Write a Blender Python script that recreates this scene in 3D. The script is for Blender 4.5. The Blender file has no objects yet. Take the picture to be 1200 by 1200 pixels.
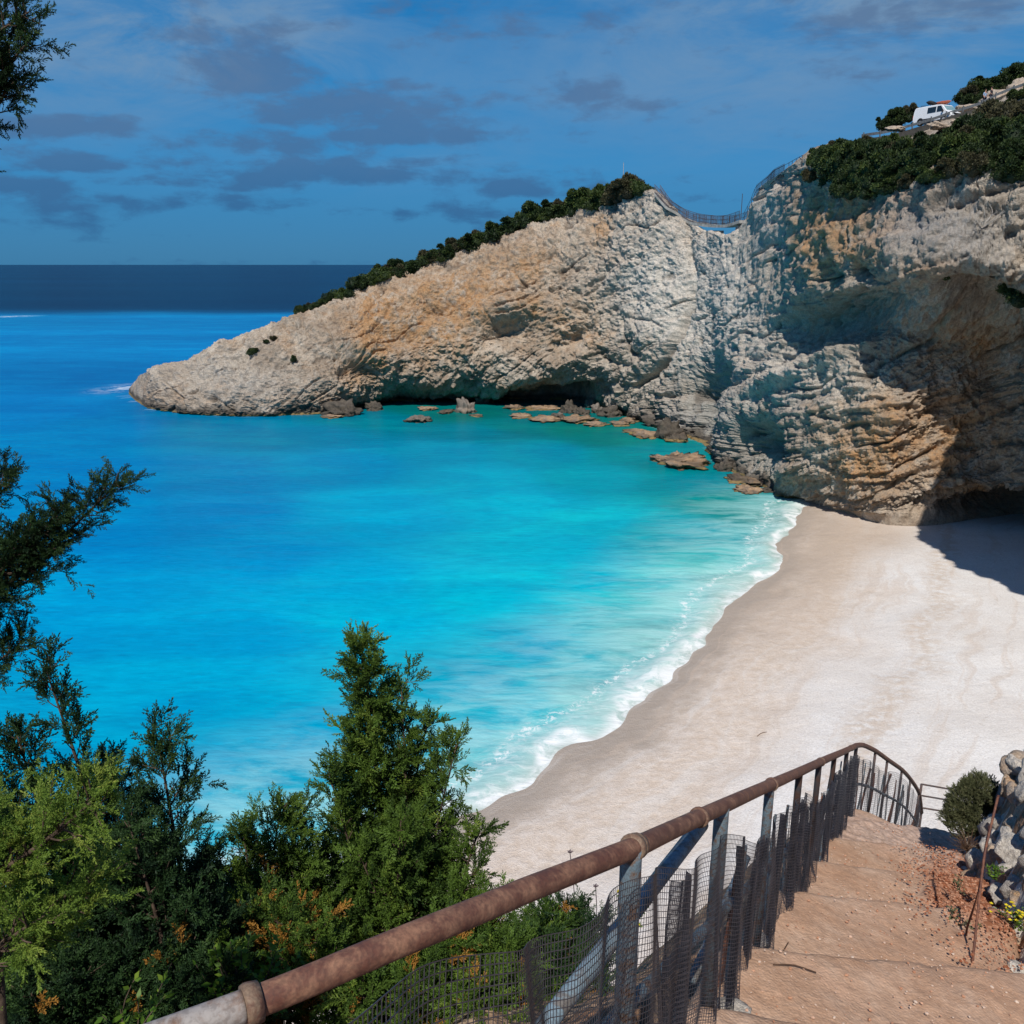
import bpy, bmesh, math, random
import numpy as np
from mathutils import Vector, Matrix
R = math.radians
SC = bpy.context.scene
COL = SC.collection
rng = np.random.default_rng(7)
random.seed(7)

# ---------------------------------------------------------------- camera
H = 28.0                      # eye height above the sea
F = 1039.0                    # focal length in 1200-px units
PT = R(15.6)
cp, sp = math.cos(PT), math.sin(PT)
cam = bpy.data.cameras.new('camera'); camo = bpy.data.objects.new('camera', cam); COL.objects.link(camo)
cam.sensor_width = 36; cam.lens = 36*F/1200; cam.clip_start = .05; cam.clip_end = 90000
camo.location = (0, 0, H); camo.rotation_euler = (R(90)-PT, 0, 0)
SC.camera = camo

def ray(px, py):
    dx = (px-600)/F; dy = (600-py)/F
    return np.array((dx, cp+dy*sp, -sp+dy*cp))
def at(px, py, Y):            # world point seen at a photo pixel, Y metres ahead
    d = ray(px, py); t = Y/d[1]
    return np.array((d[0]*t, Y, H+d[2]*t))
def atz(px, py, z=0.0):       # world point seen at a photo pixel on level z
    d = ray(px, py); t = (z-H)/d[2]
    return np.array((d[0]*t, d[1]*t, z))
def proj(P):
    x, y, z = P[..., 0], P[..., 1], P[..., 2]-H
    dep = y*cp - z*sp; up = y*sp + z*cp
    return 600+F*x/dep, 600-F*up/dep

# ---------------------------------------------------------------- numpy noise
_pm = np.random.default_rng(3).permutation(4096)
_g = np.random.default_rng(4).normal(size=(4096, 3)); _g /= np.linalg.norm(_g, axis=1)[:, None]
def pn(P):
    P = np.asarray(P, float)
    I = np.floor(P).astype(np.int64); f = P-I; u = f*f*f*(f*(f*6-15)+10)
    out = 0
    for dx in (0, 1):
        for dy in (0, 1):
            for dz in (0, 1):
                h = _pm[(_pm[(_pm[(I[..., 0]+dx) & 4095]+I[..., 1]+dy) & 4095]+I[..., 2]+dz) & 4095]
                g = _g[h]
                d = g[..., 0]*(f[..., 0]-dx)+g[..., 1]*(f[..., 1]-dy)+g[..., 2]*(f[..., 2]-dz)
                w = (u[..., 0] if dx else 1-u[..., 0])*(u[..., 1] if dy else 1-u[..., 1])*(u[..., 2] if dz else 1-u[..., 2])
                out = out+w*d
    return out*1.6
def fbm(P, o=4, lac=2.1, g=.5):
    s = 0; a = 1; P = np.asarray(P, float)
    for i in range(o):
        s = s+a*pn(P+i*17.3); P = P*lac; a *= g
    return s
def ridged(P, o=4, lac=2.1, g=.5):
    s = 0; a = 1; P = np.asarray(P, float)
    for i in range(o):
        s = s+a*(1-2*np.abs(pn(P+i*11.7))); P = P*lac; a *= g
    return s*.6
def sst(a, b, x):
    t = np.clip((x-a)/(b-a), 0, 1); return t*t*(3-2*t)
def gauss(x, y, cx, cy, rx, ry, ang=0):
    c, s = math.cos(R(ang)), math.sin(R(ang))
    u = ((x-cx)*c+(y-cy)*s)/rx; v = (-(x-cx)*s+(y-cy)*c)/ry
    return np.exp(-(u*u+v*v))

# ---------------------------------------------------------------- mesh helpers
def mesh(name, V, Fc, mats=(), smooth=False, attrs=None, midx=None):
    """V (n,3); Fc: (m,3|4) array, or list of such arrays"""
    me = bpy.data.meshes.new(name)
    V = np.asarray(V, np.float32)
    if not isinstance(Fc, list): Fc = [Fc]
    Fc = [np.asarray(f, np.int32) for f in Fc if len(f)]
    me.vertices.add(len(V)); me.vertices.foreach_set('co', V.ravel())
    nl = sum(f.size for f in Fc); npoly = sum(len(f) for f in Fc)
    me.loops.add(nl); me.loops.foreach_set('vertex_index', np.concatenate([f.ravel() for f in Fc]))
    me.polygons.add(npoly)
    tot = np.concatenate([np.full(len(f), f.shape[1]) for f in Fc])
    st = np.concatenate([[0], np.cumsum(tot)[:-1]])
    me.polygons.foreach_set('loop_start', st.astype(np.int32))
    if midx is not None: me.polygons.foreach_set('material_index', np.asarray(midx, np.int32))
    me.update(calc_edges=True)
    me.polygons.foreach_set('use_smooth', np.full(npoly, smooth))
    for k, v in (attrs or {}).items():
        v = np.asarray(v, np.float32)
        if v.ndim == 1:
            a = me.attributes.new(k, 'FLOAT', 'POINT'); a.data.foreach_set('value', v)
        else:
            if v.shape[1] == 3: v = np.c_[v, np.ones(len(v))]
            a = me.attributes.new(k, 'FLOAT_COLOR', 'POINT'); a.data.foreach_set('color', v.astype(np.float32).ravel())
    for m in (mats if isinstance(mats, (list, tuple)) else [mats]): me.materials.append(m)
    me.validate()
    return me
def obj(name, me, parent=None, loc=None):
    o = bpy.data.objects.new(name, me); COL.objects.link(o)
    if parent is not None: o.parent = parent
    if loc is not None: o.location = loc
    return o
def tag(o, label, cat, group=None):
    o['label'] = label; o['category'] = cat
    if group: o['group'] = group
    return o
def struct(o, label=None, cat=None):
    o['kind'] = 'structure'
    if label: o['label'] = label
    if cat: o['category'] = cat
    return o
def empty(name, loc, label, cat, group=None, rz=0):
    o = bpy.data.objects.new(name, None); COL.objects.link(o); o.location = loc; o.rotation_euler.z = rz
    o.empty_display_size = .2
    return tag(o, label, cat, group)
def gridf(nu, nv):
    a = np.arange(nu*nv).reshape(nu, nv)
    return np.stack([a[:-1, :-1], a[1:, :-1], a[1:, 1:], a[:-1, 1:]], -1).reshape(-1, 4)
class MB:
    def __init__(s): s.V = []; s.F = []; s.n = 0
    def add(s, V, Fc):
        V = np.asarray(V, float); s.V.append(V)
        for f in (Fc if isinstance(Fc, list) else [Fc]): s.F.append(np.asarray(f)+s.n)
        s.n += len(V); return s
    def tube(s, pts, r, n=10, cap=True):
        P = np.asarray(pts, float); m = len(P)
        r = np.broadcast_to(np.asarray(r, float), (m,))
        T = np.gradient(P, axis=0); T /= np.linalg.norm(T, axis=1)[:, None]+1e-9
        up = np.array((0, 0, 1.)) if abs(T[0, 2]) < .9 else np.array((1., 0, 0))
        N = np.cross(T, up); N /= np.linalg.norm(N, axis=1)[:, None]+1e-9
        B = np.cross(T, N)
        a = np.linspace(0, 2*np.pi, n, endpoint=False)
        V = P[:, None]+r[:, None, None]*(np.cos(a)[None, :, None]*N[:, None]+np.sin(a)[None, :, None]*B[:, None])
        i = np.arange(m-1)[:, None]*n; j = np.arange(n)[None]; k = (j+1) % n
        Fc = np.stack([i+j, i+k, i+n+k, i+n+j], -1).reshape(-1, 4)
        V = V.reshape(-1, 3); L = [Fc]
        if cap:
            V = np.vstack([V, P[:1], P[-1:]]); jj = np.arange(n); kk = (jj+1) % n
            L.append(np.stack([np.full(n, m*n), kk, jj], -1)); L.append(np.stack([np.full(n, m*n+1), (m-1)*n+jj, (m-1)*n+kk], -1))
        return s.add(V, L)
    def box(s, c, sz, M=None):
        x, y, z = np.array(sz)/2
        V = np.array([(i*x, j*y, k*z) for i in (-1, 1) for j in (-1, 1) for k in (-1, 1)])
        if M is not None: V = V@np.array(M).T
        Fc = np.array([(0, 1, 3, 2), (4, 6, 7, 5), (0, 4, 5, 1), (2, 3, 7, 6), (0, 2, 6, 4), (1, 5, 7, 3)])
        return s.add(V+np.array(c), Fc)
    def build(s, name, mat, parent=None, smooth=False, attrs=None, loc=None):
        q = [f for f in s.F if f.shape[1] == 4]; t = [f for f in s.F if f.shape[1] == 3]
        L = ([np.vstack(q)] if q else [])+([np.vstack(t)] if t else [])
        return obj(name, mesh(name, np.vstack(s.V), L, mat, smooth, attrs), parent, loc)

# ---------------------------------------------------------------- materials
def lin(r, g, b):
    f = lambda c: (c/255/12.92) if c/255 <= .04045 else ((c/255+.055)/1.055)**2.4
    return (f(r), f(g), f(b))
class NT:
    def __init__(s, name, rough=.9, spec=.2):
        s.m = bpy.data.materials.new(name); s.m.use_nodes = True
        s.t = s.m.node_tree; s.n = s.t.nodes; s.b = s.n['Principled BSDF']
        s.b.inputs['Roughness'].default_value = rough; s.b.inputs['Specular IOR Level'].default_value = spec
        s._c = None
    def node(s, ty, **k):
        n = s.n.new(ty)
        for a, v in k.items(): setattr(n, a, v)
        return n
    def link(s, a, b): s.t.links.new(a, b)
    def setin(s, sock, v):
        if v is None: return
        if isinstance(v, bpy.types.NodeSocket): s.link(v, sock)
        elif isinstance(v, (tuple, list)) and len(v) == 3 and sock.type == 'RGBA': sock.default_value = (*v, 1)
        else: sock.default_value = v
    def co(s, scale=None, rot=None):
        if s._c is None: s._c = s.node('ShaderNodeTexCoord').outputs['Object']
        if scale is None: return s._c
        m = s.node('ShaderNodeMapping'); s.link(s._c, m.inputs['Vector'])
        m.inputs['Scale'].default_value = scale
        if rot: m.inputs['Rotation'].default_value = rot
        return m.outputs[0]
    def noise(s, scale, detail=4, rough=.55, vec=None, dist=0, out='Fac'):
        n = s.node('ShaderNodeTexNoise'); s.link(vec or s.co(), n.inputs['Vector'])
        n.inputs['Scale'].default_value = scale; n.inputs['Detail'].default_value = detail
        n.inputs['Roughness'].default_value = rough; n.inputs['Distortion'].default_value = dist
        return n.outputs[out]
    def voro(s, scale, vec=None, feature='F1', out='Distance'):
        n = s.node('ShaderNodeTexVoronoi', feature=feature); s.link(vec or s.co(), n.inputs['Vector'])
        n.inputs['Scale'].default_value = scale; return n.outputs[out]
    def ramp(s, fac, a, b, c0=0., c1=1.):
        n = s.node('ShaderNodeMapRange', interpolation_type='SMOOTHSTEP'); s.setin(n.inputs[0], fac)
        n.inputs[1].default_value = a; n.inputs[2].default_value = b; n.inputs[3].default_value = c0; n.inputs[4].default_value = c1
        return n.outputs[0]
    def math(s, op, a, b=None, clamp=False):
        n = s.node('ShaderNodeMath', operation=op, use_clamp=clamp); s.setin(n.inputs[0], a); s.setin(n.inputs[1], b); return n.outputs[0]
    def mix(s, fac, a, b, mode='MIX'):
        n = s.node('ShaderNodeMix', data_type='RGBA', blend_type=mode); s.setin(n.inputs[0], fac)
        s.setin(n.inputs[6], a); s.setin(n.inputs[7], b); return n.outputs[2]
    def attr(s, name, out='Fac'):
        n = s.node('ShaderNodeAttribute', attribute_name=name); return n.outputs[out]
    def bump(s, h, strength=.5, dist=.1, normal=None):
        n = s.node('ShaderNodeBump'); n.inputs['Strength'].default_value = strength; n.inputs['Distance'].default_value = dist
        s.link(h, n.inputs['Height'])
        if normal is not None: s.link(normal, n.inputs['Normal'])
        return n.outputs[0]
    def fin(s, color=None, rough=None, normal=None):
        s.setin(s.b.inputs['Base Color'], color); s.setin(s.b.inputs['Roughness'], rough)
        if normal is not None: s.link(normal, s.b.inputs['Normal'])
        return s.m
def simple(name, col, rough=.7, spec=.3, var=.25, scale=8, metal=0, bump=0):
    t = NT(name, rough, spec)
    c = t.mix(t.ramp(t.noise(scale, 4), .3, .7), tuple(x*(1-var) for x in col), tuple(min(1, x*(1+var)) for x in col))
    t.b.inputs['Metallic'].default_value = metal
    return t.fin(c, None, t.bump(t.noise(scale*4, 3), .4, bump) if bump else None)

# ---------------------------------------------------------------- light and sky
SUN_DIR = Vector((-.15, -.61, .775)).normalized()       # towards the sun: behind the viewer and high
sl = bpy.data.lights.new('sun', 'SUN'); sl.energy = 4.5; sl.angle = R(.55); sl.color = (1, .955, .88)
so = bpy.data.objects.new('sun', sl); COL.objects.link(so); so.rotation_euler = (-SUN_DIR).to_track_quat('-Z', 'Y').to_euler(); so.location = (20, -30, 80)
W = bpy.data.worlds.new('World'); SC.world = W; W.use_nodes = True
nt = W.node_tree; nn = nt.nodes; bg = nn['Background']
w = NT.__new__(NT); w.t = nt; w.n = nn; w._c = None
sky = nn.new('ShaderNodeTexSky'); sky.sky_type = 'NISHITA'; sky.sun_disc = False
sky.sun_elevation = math.asin(SUN_DIR.z); sky.sun_rotation = math.atan2(SUN_DIR.x, SUN_DIR.y)
sky.air_density = 1.0; sky.dust_density = .4; sky.ozone_density = 2.5
gen = nn.new('ShaderNodeTexCoord').outputs['Generated']
sx = nn.new('ShaderNodeSeparateXYZ'); nt.links.new(gen, sx.inputs[0])
X, Yc, Z = sx.outputs
zc = w.math('MAXIMUM', Z, .0)
cr = nn.new('ShaderNodeValToRGB'); nt.links.new(zc, cr.inputs[0])
e = cr.color_ramp.elements
S10 = lambda c: tuple(x*10 for x in c)
stops = [(0, lin(58, 118, 166)), (.035, lin(56, 122, 175)), (.10, lin(55, 132, 190)), (.18, lin(42, 128, 190)), (.28, lin(12, 112, 178)), (.45, lin(4, 84, 150)), (1, lin(4, 60, 125))]
e[0].position = 0; e[0].color = (*stops[0][1], 1); e[1].position = 1; e[1].color = (*stops[-1][1], 1)
for p_, c_ in stops[1:-1]:
    k = e.new(p_); k.color = (*c_, 1)
rampc = w.mix(1., cr.outputs[0], (10., 10., 10.), 'MULTIPLY')
skyt = w.mix(1., sky.outputs[0], (.55, .8, 1.0), 'MULTIPLY')
base = w.mix(1., w.mix(.9, skyt, rampc), (.72, .98, 1.0), 'MULTIPLY')
# clouds lie on a level sheet high above: project the view direction on it
zz = w.math('ADD', w.math('MAXIMUM', Z, 0.), .075)
cv = nn.new('ShaderNodeCombineXYZ')
nt.links.new(w.math('DIVIDE', X, zz), cv.inputs[0]); nt.links.new(w.math('DIVIDE', Yc, zz), cv.inputs[1])
cvec = cv.outputs[0]
def mapping(vec, scale, loc=(0, 0, 0), rot=(0, 0, 0)):
    m = nn.new('ShaderNodeMapping'); nt.links.new(vec, m.inputs[0]); m.inputs['Scale'].default_value = scale
    m.inputs['Location'].default_value = loc; m.inputs['Rotation'].default_value = rot; return m.outputs[0]
# thin pale veil
veil = w.noise(.55, 7, .62, mapping(cvec, (1, .55, 1), (3.1, 1.7, 0), (0, 0, .5)), .6)
veil = w.ramp(veil, .34, .66)
veil = w.math('MULTIPLY', w.math('MULTIPLY', veil, .45), w.ramp(Z, .03, .22))
uu0 = w.math('DIVIDE', X, w.math('MAXIMUM', Yc, .05)); vv0 = w.math('DIVIDE', Z, w.math('MAXIMUM', Yc, .05))
for (px, py, rx, ry, amp) in [(200, 40, 190, 62, 1.0), (1080, 0, 280, 50, 1.1), (800, 110, 230, 30, .3), (480, 190, 120, 20, .3), (930, 170, 120, 26, .25)]:
    d_ = ray(px, py); a = w.math('DIVIDE', w.math('SUBTRACT', uu0, d_[0]/d_[1]), rx/F*1.2); b = w.math('DIVIDE', w.math('SUBTRACT', vv0, d_[2]/d_[1]), ry/F*1.2)
    g = w.math('MULTIPLY', w.math('EXPONENT', w.math('MULTIPLY', w.math('ADD', w.math('MULTIPLY', a, a), w.math('MULTIPLY', b, b)), -1.)), amp)
    veil = w.math('ADD', veil, w.math('MULTIPLY', g, w.ramp(w.noise(1., 8, .66, mapping(gen, (5, 5, 16), (1, 3, 2), (0, .25, 0)), .8), .30, .66)), True)
c1 = w.mix(w.math('MULTIPLY', veil, .95), base, S10(lin(114, 148, 182)))
# darker violet-grey cumulus scraps: banks standing at given bearings and heights, torn by noise
cn = w.noise(1.0, 7, .58, mapping(gen, (7, 7, 24), (4.37, 2.2, 0)), .3)
cn2 = w.noise(1.0, 5, .6, mapping(gen, (24, 24, 60), (1.3, 7, 0)), .2)
uu_ = w.math('DIVIDE', X, w.math('MAXIMUM', Yc, .05)); vv_ = w.math('DIVIDE', Z, w.math('MAXIMUM', Yc, .05))
acc = None
for (px, py, rx, ry, amp) in [(295, 92, 62, 24, 1), (390, 135, 75, 22, 1.05), (470, 160, 75, 14, .8), (545, 160, 55, 15, .95), (60, 148, 75, 14, .85), (300, 168, 70, 15, .8), (430, 208, 110, 15, 1), (85, 195, 60, 10, .8), (20, 218, 60, 10, .6),
                              (230, 238, 90, 12, .7), (310, 215, 80, 14, .75), (690, 110, 34, 16, .8), (755, 122, 55, 10, .7), (600, 222, 36, 11, .7), (700, 215, 70, 20, .4), (500, 250, 90, 10, .5), (160, 215, 60, 8, .45), (560, 40, 70, 30, .3), (460, 105, 30, 12, .5), (1000, 20, 200, 25, .35), (820, 232, 30, 8, .3)]:
    d_ = ray(px, py); u0 = d_[0]/d_[1]; v0 = d_[2]/d_[1]
    a = w.math('DIVIDE', w.math('SUBTRACT', uu_, u0), rx/F*1.35); b = w.math('DIVIDE', w.math('SUBTRACT', vv_, v0), ry/F*1.25)
    b = w.math('MULTIPLY', b, w.math('ADD', 1., w.math('MULTIPLY', w.math('LESS_THAN', b, 0.), .7)))
    g = w.math('MULTIPLY', w.math('EXPONENT', w.math('MULTIPLY', w.math('ADD', w.math('MULTIPLY', a, a), w.math('MULTIPLY', b, b)), -1.)), amp)
    acc = g if acc is None else w.math('MAXIMUM', acc, g)
field = w.math('ADD', w.math('ADD', acc, w.math('MULTIPLY', w.math('SUBTRACT', cn, .5), 2.3)), w.math('MULTIPLY', w.math('SUBTRACT', cn2, .5), 1.6))
dk = w.ramp(field, .12, .72)
shade_ = w.mix(w.ramp(w.math('ADD', vv_, w.math('MULTIPLY', cn, .05)), .05, .20), S10(lin(46, 90, 138)), S10(lin(82, 110, 148)))
c2 = w.mix(w.math('MULTIPLY', dk, .66), c1, shade_)
nt.links.new(c2, bg.inputs['Color']); bg.inputs['Strength'].default_value = .1
SC.view_settings.view_transform = 'Standard'; SC.view_settings.look = 'None'; SC.view_settings.exposure = 0
SC.cycles.max_bounces = 6; SC.cycles.transparent_max_bounces = 8

# ---------------------------------------------------------------- shoreline of the beach (photo pixel -> point on z = 0)
shore_px = [(1010, 578), (948, 588), (936, 600), (925, 620), (905, 662), (880, 694), (850, 725), (815, 760), (780, 790), (750, 820), (715, 850), (680, 872),
            (640, 895), (600, 925), (560, 948), (520, 968), (470, 985), (410, 1003), (350, 1022), (270, 1055), (200, 1085), (100, 1125), (0, 1160), (-200, 1230)]
shore = np.array([atz(*p)[:2] for p in shore_px])
def sdist(x, y, poly=shore):
    """signed distance to the polyline: + seaward (left of the line), - inland"""
    best = np.full(x.shape, 1e9); sg = np.ones(x.shape)
    for a, b in zip(poly[:-1], poly[1:]):
        d = b-a; L2 = (d**2).sum(); t = np.clip(((x-a[0])*d[0]+(y-a[1])*d[1])/L2, 0, 1)
        ex = x-a[0]-t*d[0]; ey = y-a[1]-t*d[1]; q = np.hypot(ex, ey)
        c = d[0]*(y-a[1])-d[1]*(x-a[0]); m = q < best-1e-9
        best = np.where(m, q, best); sg = np.where(m, np.where(c < 0, 1., -1.), sg)
    return best*sg
shw = lambda x, y: sdist(x, y)+1.1*pn(np.stack([x/7, y/7, x*0+3.3], -1))+.5*pn(np.stack([x/2.3, y/2.3, x*0], -1))

# ---------------------------------------------------------------- sea
def axis_pts(lo, hi, step, far_lo, far_hi, g=1.09):
    a = list(np.arange(lo, hi, step)); st = step
    while a[-1] < far_hi: st *= g; a.append(a[-1]+st)
    st = step; pre = []
    v = lo
    while v > far_lo: st *= g; v -= st; pre.append(v)
    return np.array(pre[::-1]+a)
gx = axis_pts(-62, 50, .42, -60000, 60000, 1.075); gy = axis_pts(22, 132, .42, -3000, 70000, 1.035)
GX, GY = np.meshgrid(gx, gy, indexing='ij')
# measured sea colour samples: pixel -> colour of the water body there
S = [(20, 316, 0, 68, 112), (300, 316, 2, 68, 110), (60, 335, 0, 66, 112), (300, 340, 0, 66, 112), (30, 355, 0, 80, 130), (280, 355, 0, 78, 128), (30, 364, 2, 84, 138), (290, 364, 2, 84, 138),
     (20, 373, 0, 134, 196), (200, 373, 0, 132, 196), (320, 371, 0, 130, 194), (40, 400, 0, 132, 198), (220, 400, 0, 130, 196), (60, 430, 0, 122, 188), (150, 440, 0, 118, 184), (40, 480, 0, 128, 196),
     (130, 500, 0, 122, 184), (250, 500, 0, 124, 168), (350, 510, 0, 128, 168), (440, 490, 0, 128, 150), (500, 480, 6, 120, 120), (540, 485, 8, 116, 112), (600, 500, 4, 118, 128), (680, 500, 8, 118, 114),
     (560, 505, 0, 124, 150), (720, 515, 4, 124, 124), (740, 530, 0, 136, 150), (640, 530, 0, 140, 172), (520, 530, 0, 140, 178), (400, 545, 0, 142, 190), (250, 560, 0, 132, 188), (100, 560, 0, 132, 196),
     (250, 600, 0, 138, 198), (100, 640, 0, 142, 204), (300, 660, 0, 152, 208), (60, 720, 0, 158, 212), (250, 740, 0, 162, 212), (440, 600, 0, 164, 208), (600, 590, 0, 172, 206), (560, 560, 0, 160, 196), (700, 560, 0, 156, 180),
     (800, 565, 0, 142, 158), (860, 590, 0, 136, 142), (800, 545, 2, 128, 138), (900, 600, 26, 140, 140), (700, 610, 6, 180, 204), (640, 640, 4, 184, 212), (780, 620, 20, 168, 186), (850, 640, 60, 176, 186), (900, 640, 120, 190, 194),
     (560, 700, 0, 182, 212), (450, 720, 0, 176, 214), (400, 680, 0, 170, 214), (680, 680, 0, 184, 210), (760, 690, 60, 190, 202), (800, 700, 120, 200, 202), (850, 690, 140, 196, 196), (620, 760, 0, 172, 204), (540, 800, 0, 166, 200), (600, 830, 6, 176, 204),
     (680, 770, 70, 190, 204), (740, 770, 120, 194, 198), (780, 760, 140, 196, 196), (640, 850, 70, 190, 206), (600, 890, 90, 192, 204), (700, 820, 130, 192, 196), (560, 920, 130, 200, 205), (540, 850, 20, 180, 206),
     (330, 850, 0, 172, 212), (300, 930, 20, 180, 212), (230, 900, 0, 170, 210), (200, 800, 0, 166, 212), (340, 960, 60, 186, 210), (250, 1000, 30, 176, 206), (60, 1000, 10, 166, 205), (100, 900, 0, 164, 208), (-200, 700, 0, 150, 206), (-200, 1000, 0, 164, 208), (-300, 450, 0, 128, 194), (-300, 372, 0, 134, 196), (-300, 350, 0, 74, 122)]
sc_xy = []; sc_c = []
def seacoord(x, y):
    y = np.maximum(y, 5.); return np.stack([x/(y+25)*3.2, np.log(y+5)*2.6], -1)
for px, py, r, g, b in S:
    p = atz(px, py); sc_xy.append(seacoord(p[0], p[1])); sc_c.append(lin(r, g, b))
sc_xy = np.array(sc_xy); sc_c = np.array(sc_c)
Q = seacoord(GX, GY).reshape(-1, 2); seac = np.zeros((len(Q), 3)); wsum = np.zeros(len(Q))
wob = .05*fbm(np.stack([GX.ravel()/16, GY.ravel()/9, GX.ravel()*0], -1), 3)
for q, c in zip(sc_xy, sc_c):
    d2 = ((Q-q)**2).sum(1)*(1+wob*3)+.0025
    k = d2**-2.2*np.exp(-d2*.3); seac += k[:, None]*c; wsum += k
seac /= wsum[:, None]+1e-30; seac = seac*np.array((1., .99, .90))
far = sst(500, 610, (GY+12*fbm(np.stack([GX/900, GY/60, GX*0], -1), 3)).ravel())[:, None]
fcol = np.array(lin(0, 44, 78))*(.85+.2*fbm(np.stack([GX.ravel()/3000, GY.ravel()/500, GX.ravel()*0], -1), 3))[:, None]
seac = np.where(GY.ravel()[:, None] > 430, seac*(1-far)+fcol*far, seac)
sd = np.where((np.abs(GX) < 400) & (GY > -100) & (GY < 400), shw(GX, GY), 99.)
swl = .55+.45*pn(np.stack([GX/9, GY/9, GX*0+2], -1)); gzz_ = .30*swl*np.exp(-((sd-1.3)/.75)**2)+.16*np.exp(-((sd-5.2-1.5*swl)/1.3)**2)*swl
SEA = mesh('sea', np.stack([GX, GY, gzz_], -1).reshape(-1, 3), gridf(len(gx), len(gy)), (), True,
           {'water_tone': seac, 'shore': np.clip(sd, -50, 99).ravel(), 'tipfoam': 0*sd.ravel()})
SEA_G = (GX, GY)

t = NT('sea_water', .3, .05); t.b.inputs['IOR'].default_value = 1.15
P2 = t.co((.55, 1.5, 1.5))
n1 = t.noise(.9, 5, .6, P2); n2 = t.noise(.09, 5, .6, t.co((.6, 1.3, 1), (0, 0, .25)), .8); n3 = t.noise(.35, 6, .65, t.co((.4, 1.1, 1), (0, 0, .35)), .5)
tone = t.attr('water_tone', 'Color')
fs = t.noise(.012, 6, .65, t.co((.12, 1, 1))); fs2 = t.noise(.0016, 4, .6, t.co((.1, 1, 1)))
tone = t.mix(1., tone, t.mix(t.ramp(fs, .35, .65), (.72, .82, .88), (1.25, 1.14, 1.1)), 'MULTIPLY'); tone = t.mix(1., tone, t.mix(t.ramp(fs2, .35, .65), (.88, .92, .95), (1.1, 1.07, 1.05)), 'MULTIPLY')
c = t.mix(t.ramp(n2, .38, .66), t.mix(1., tone, (.80, .87, .93), 'MULTIPLY'), t.mix(1., tone, (1.0, 1.07, 1.03), 'MULTIPLY'))
c = t.mix(t.ramp(n1, .35, .7, 0, .5), c, t.mix(1., c, (.66, .76, .84), 'MULTIPLY'))
rip = t.noise(1.6, 5, .65, t.co((.45, 1.7, 1), (0, 0, .12)), .5)
c = t.mix(t.ramp(rip, .5, .66, 0, .55), c, t.mix(1., c, (1.0, 1.16, 1.14), 'MULTIPLY')); c = t.mix(t.ramp(rip, .32, .47, .5, 0), c, t.mix(1., c, (.7, .80, .86), 'MULTIPLY'))
ds = t.attr('shore')
lace = t.noise(.55, 6, .68, t.co((1, 1, 1)), .9); lace2 = t.noise(1.8, 6, .7, t.co(), .6)
# milky water churned near the beach
milk = t.math('MULTIPLY', t.ramp(ds, 2, 18, 1., 0.), t.ramp(n3, .34, .62))
c = t.mix(t.math('MULTIPLY', milk, .62), c, lin(170, 218, 218))
# shallow wash: sand shows through
c = t.mix(t.math('MULTIPLY', t.ramp(ds, -.6, 4.2, 1., 0.), .8), c, lin(186, 204, 198))
c = t.mix(t.math('MULTIPLY', t.ramp(ds, -1., 1.2, 1., 0.), .8), c, lin(172, 166, 154))
# foam: a torn line, a second one further out, and a broader break where the swell is higher
e1 = t.math('ABSOLUTE', t.math('SUBTRACT', ds, t.math('MULTIPLY', t.math('SUBTRACT', t.noise(.16, 2), .5), 6.)))
big = t.ramp(t.noise(.055, 2, .5, t.co((1, 1, 1), (.3, 0, .7))), .42, .62, .5, 2.3)
f1 = t.math('MULTIPLY', t.ramp(t.math('DIVIDE', e1, big), .0, 1.5, 1., 0.), t.ramp(lace, .34, .58))
e2 = t.math('ABSOLUTE', t.math('SUBTRACT', ds, t.math('ADD', 3.1, t.math('MULTIPLY', t.math('SUBTRACT', t.noise(.12, 2), .5), 4.))))
f2 = t.math('MULTIPLY', t.ramp(e2, .0, .8, .8, 0.), t.ramp(lace2, .47, .62))
tf = t.math('MULTIPLY', t.attr('tipfoam'), t.ramp(t.noise(.5, 7, .75, t.co((.5, 1.3, 1)), .8), .46, .60))
wash = t.math('MULTIPLY', t.math('MULTIPLY', t.ramp(ds, -.8, 6.0, 1., 0.), t.ramp(t.noise(.9, 7, .72, t.co((.7, 1.2, 1), (0, 0, .6)), 1.2), .46, .68)), .6)
foam = t.math('MAXIMUM', t.math('MAXIMUM', t.math('MAXIMUM', f1, f2), tf), wash)
dsm = t.ramp(ds, -1.2, -.2)
c = t.mix(foam, c, (.82, .84, .84))
hgt = t.math('ADD', t.math('MULTIPLY', n1, 1.), t.math('MULTIPLY', t.noise(.22, 3, .5, P2), 2.))
nm = t.bump(hgt, .35, .35)
SEA.materials.append(t.fin(c, t.mix(foam, (.25, .25, .25), (.9, .9, .9)), nm))
sea = struct(obj('sea', SEA), 'turquoise sea fading to dark blue at the horizon', 'sea')

# ---------------------------------------------------------------- beach
bx = np.arange(-48, 75, .4); by = np.arange(14, 112, .4)
BX, BY = np.meshgrid(bx, by, indexing='ij')
bd = -shw(BX, BY)
bz = np.where(bd > 0, 3.4*(1-np.exp(-bd/26.)), bd*.12)
bz = bz+.06*fbm(np.stack([BX/5, BY/5, BX*0], -1), 4)*sst(1, 6, bd)+.10*np.exp(-((bd-5)/1.6)**2)
BEACH_D = bd
t = NT('beach_pebbles', .95, .1)
d = t.attr('inland')
wig = t.math('ADD', d, t.math('MULTIPLY', t.math('SUBTRACT', t.noise(.10, 5, .6), .5), 9.))
big1 = t.noise(.07, 4, .6, t.co((1, 1, 1), (0, 0, .3)), .4); fine = t.noise(9, 4, .7); mid = t.noise(1.4, 5, .65)
pale = t.mix(t.ramp(big1, .35, .65), (.76, .715, .68), (.86, .84, .825))
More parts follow.
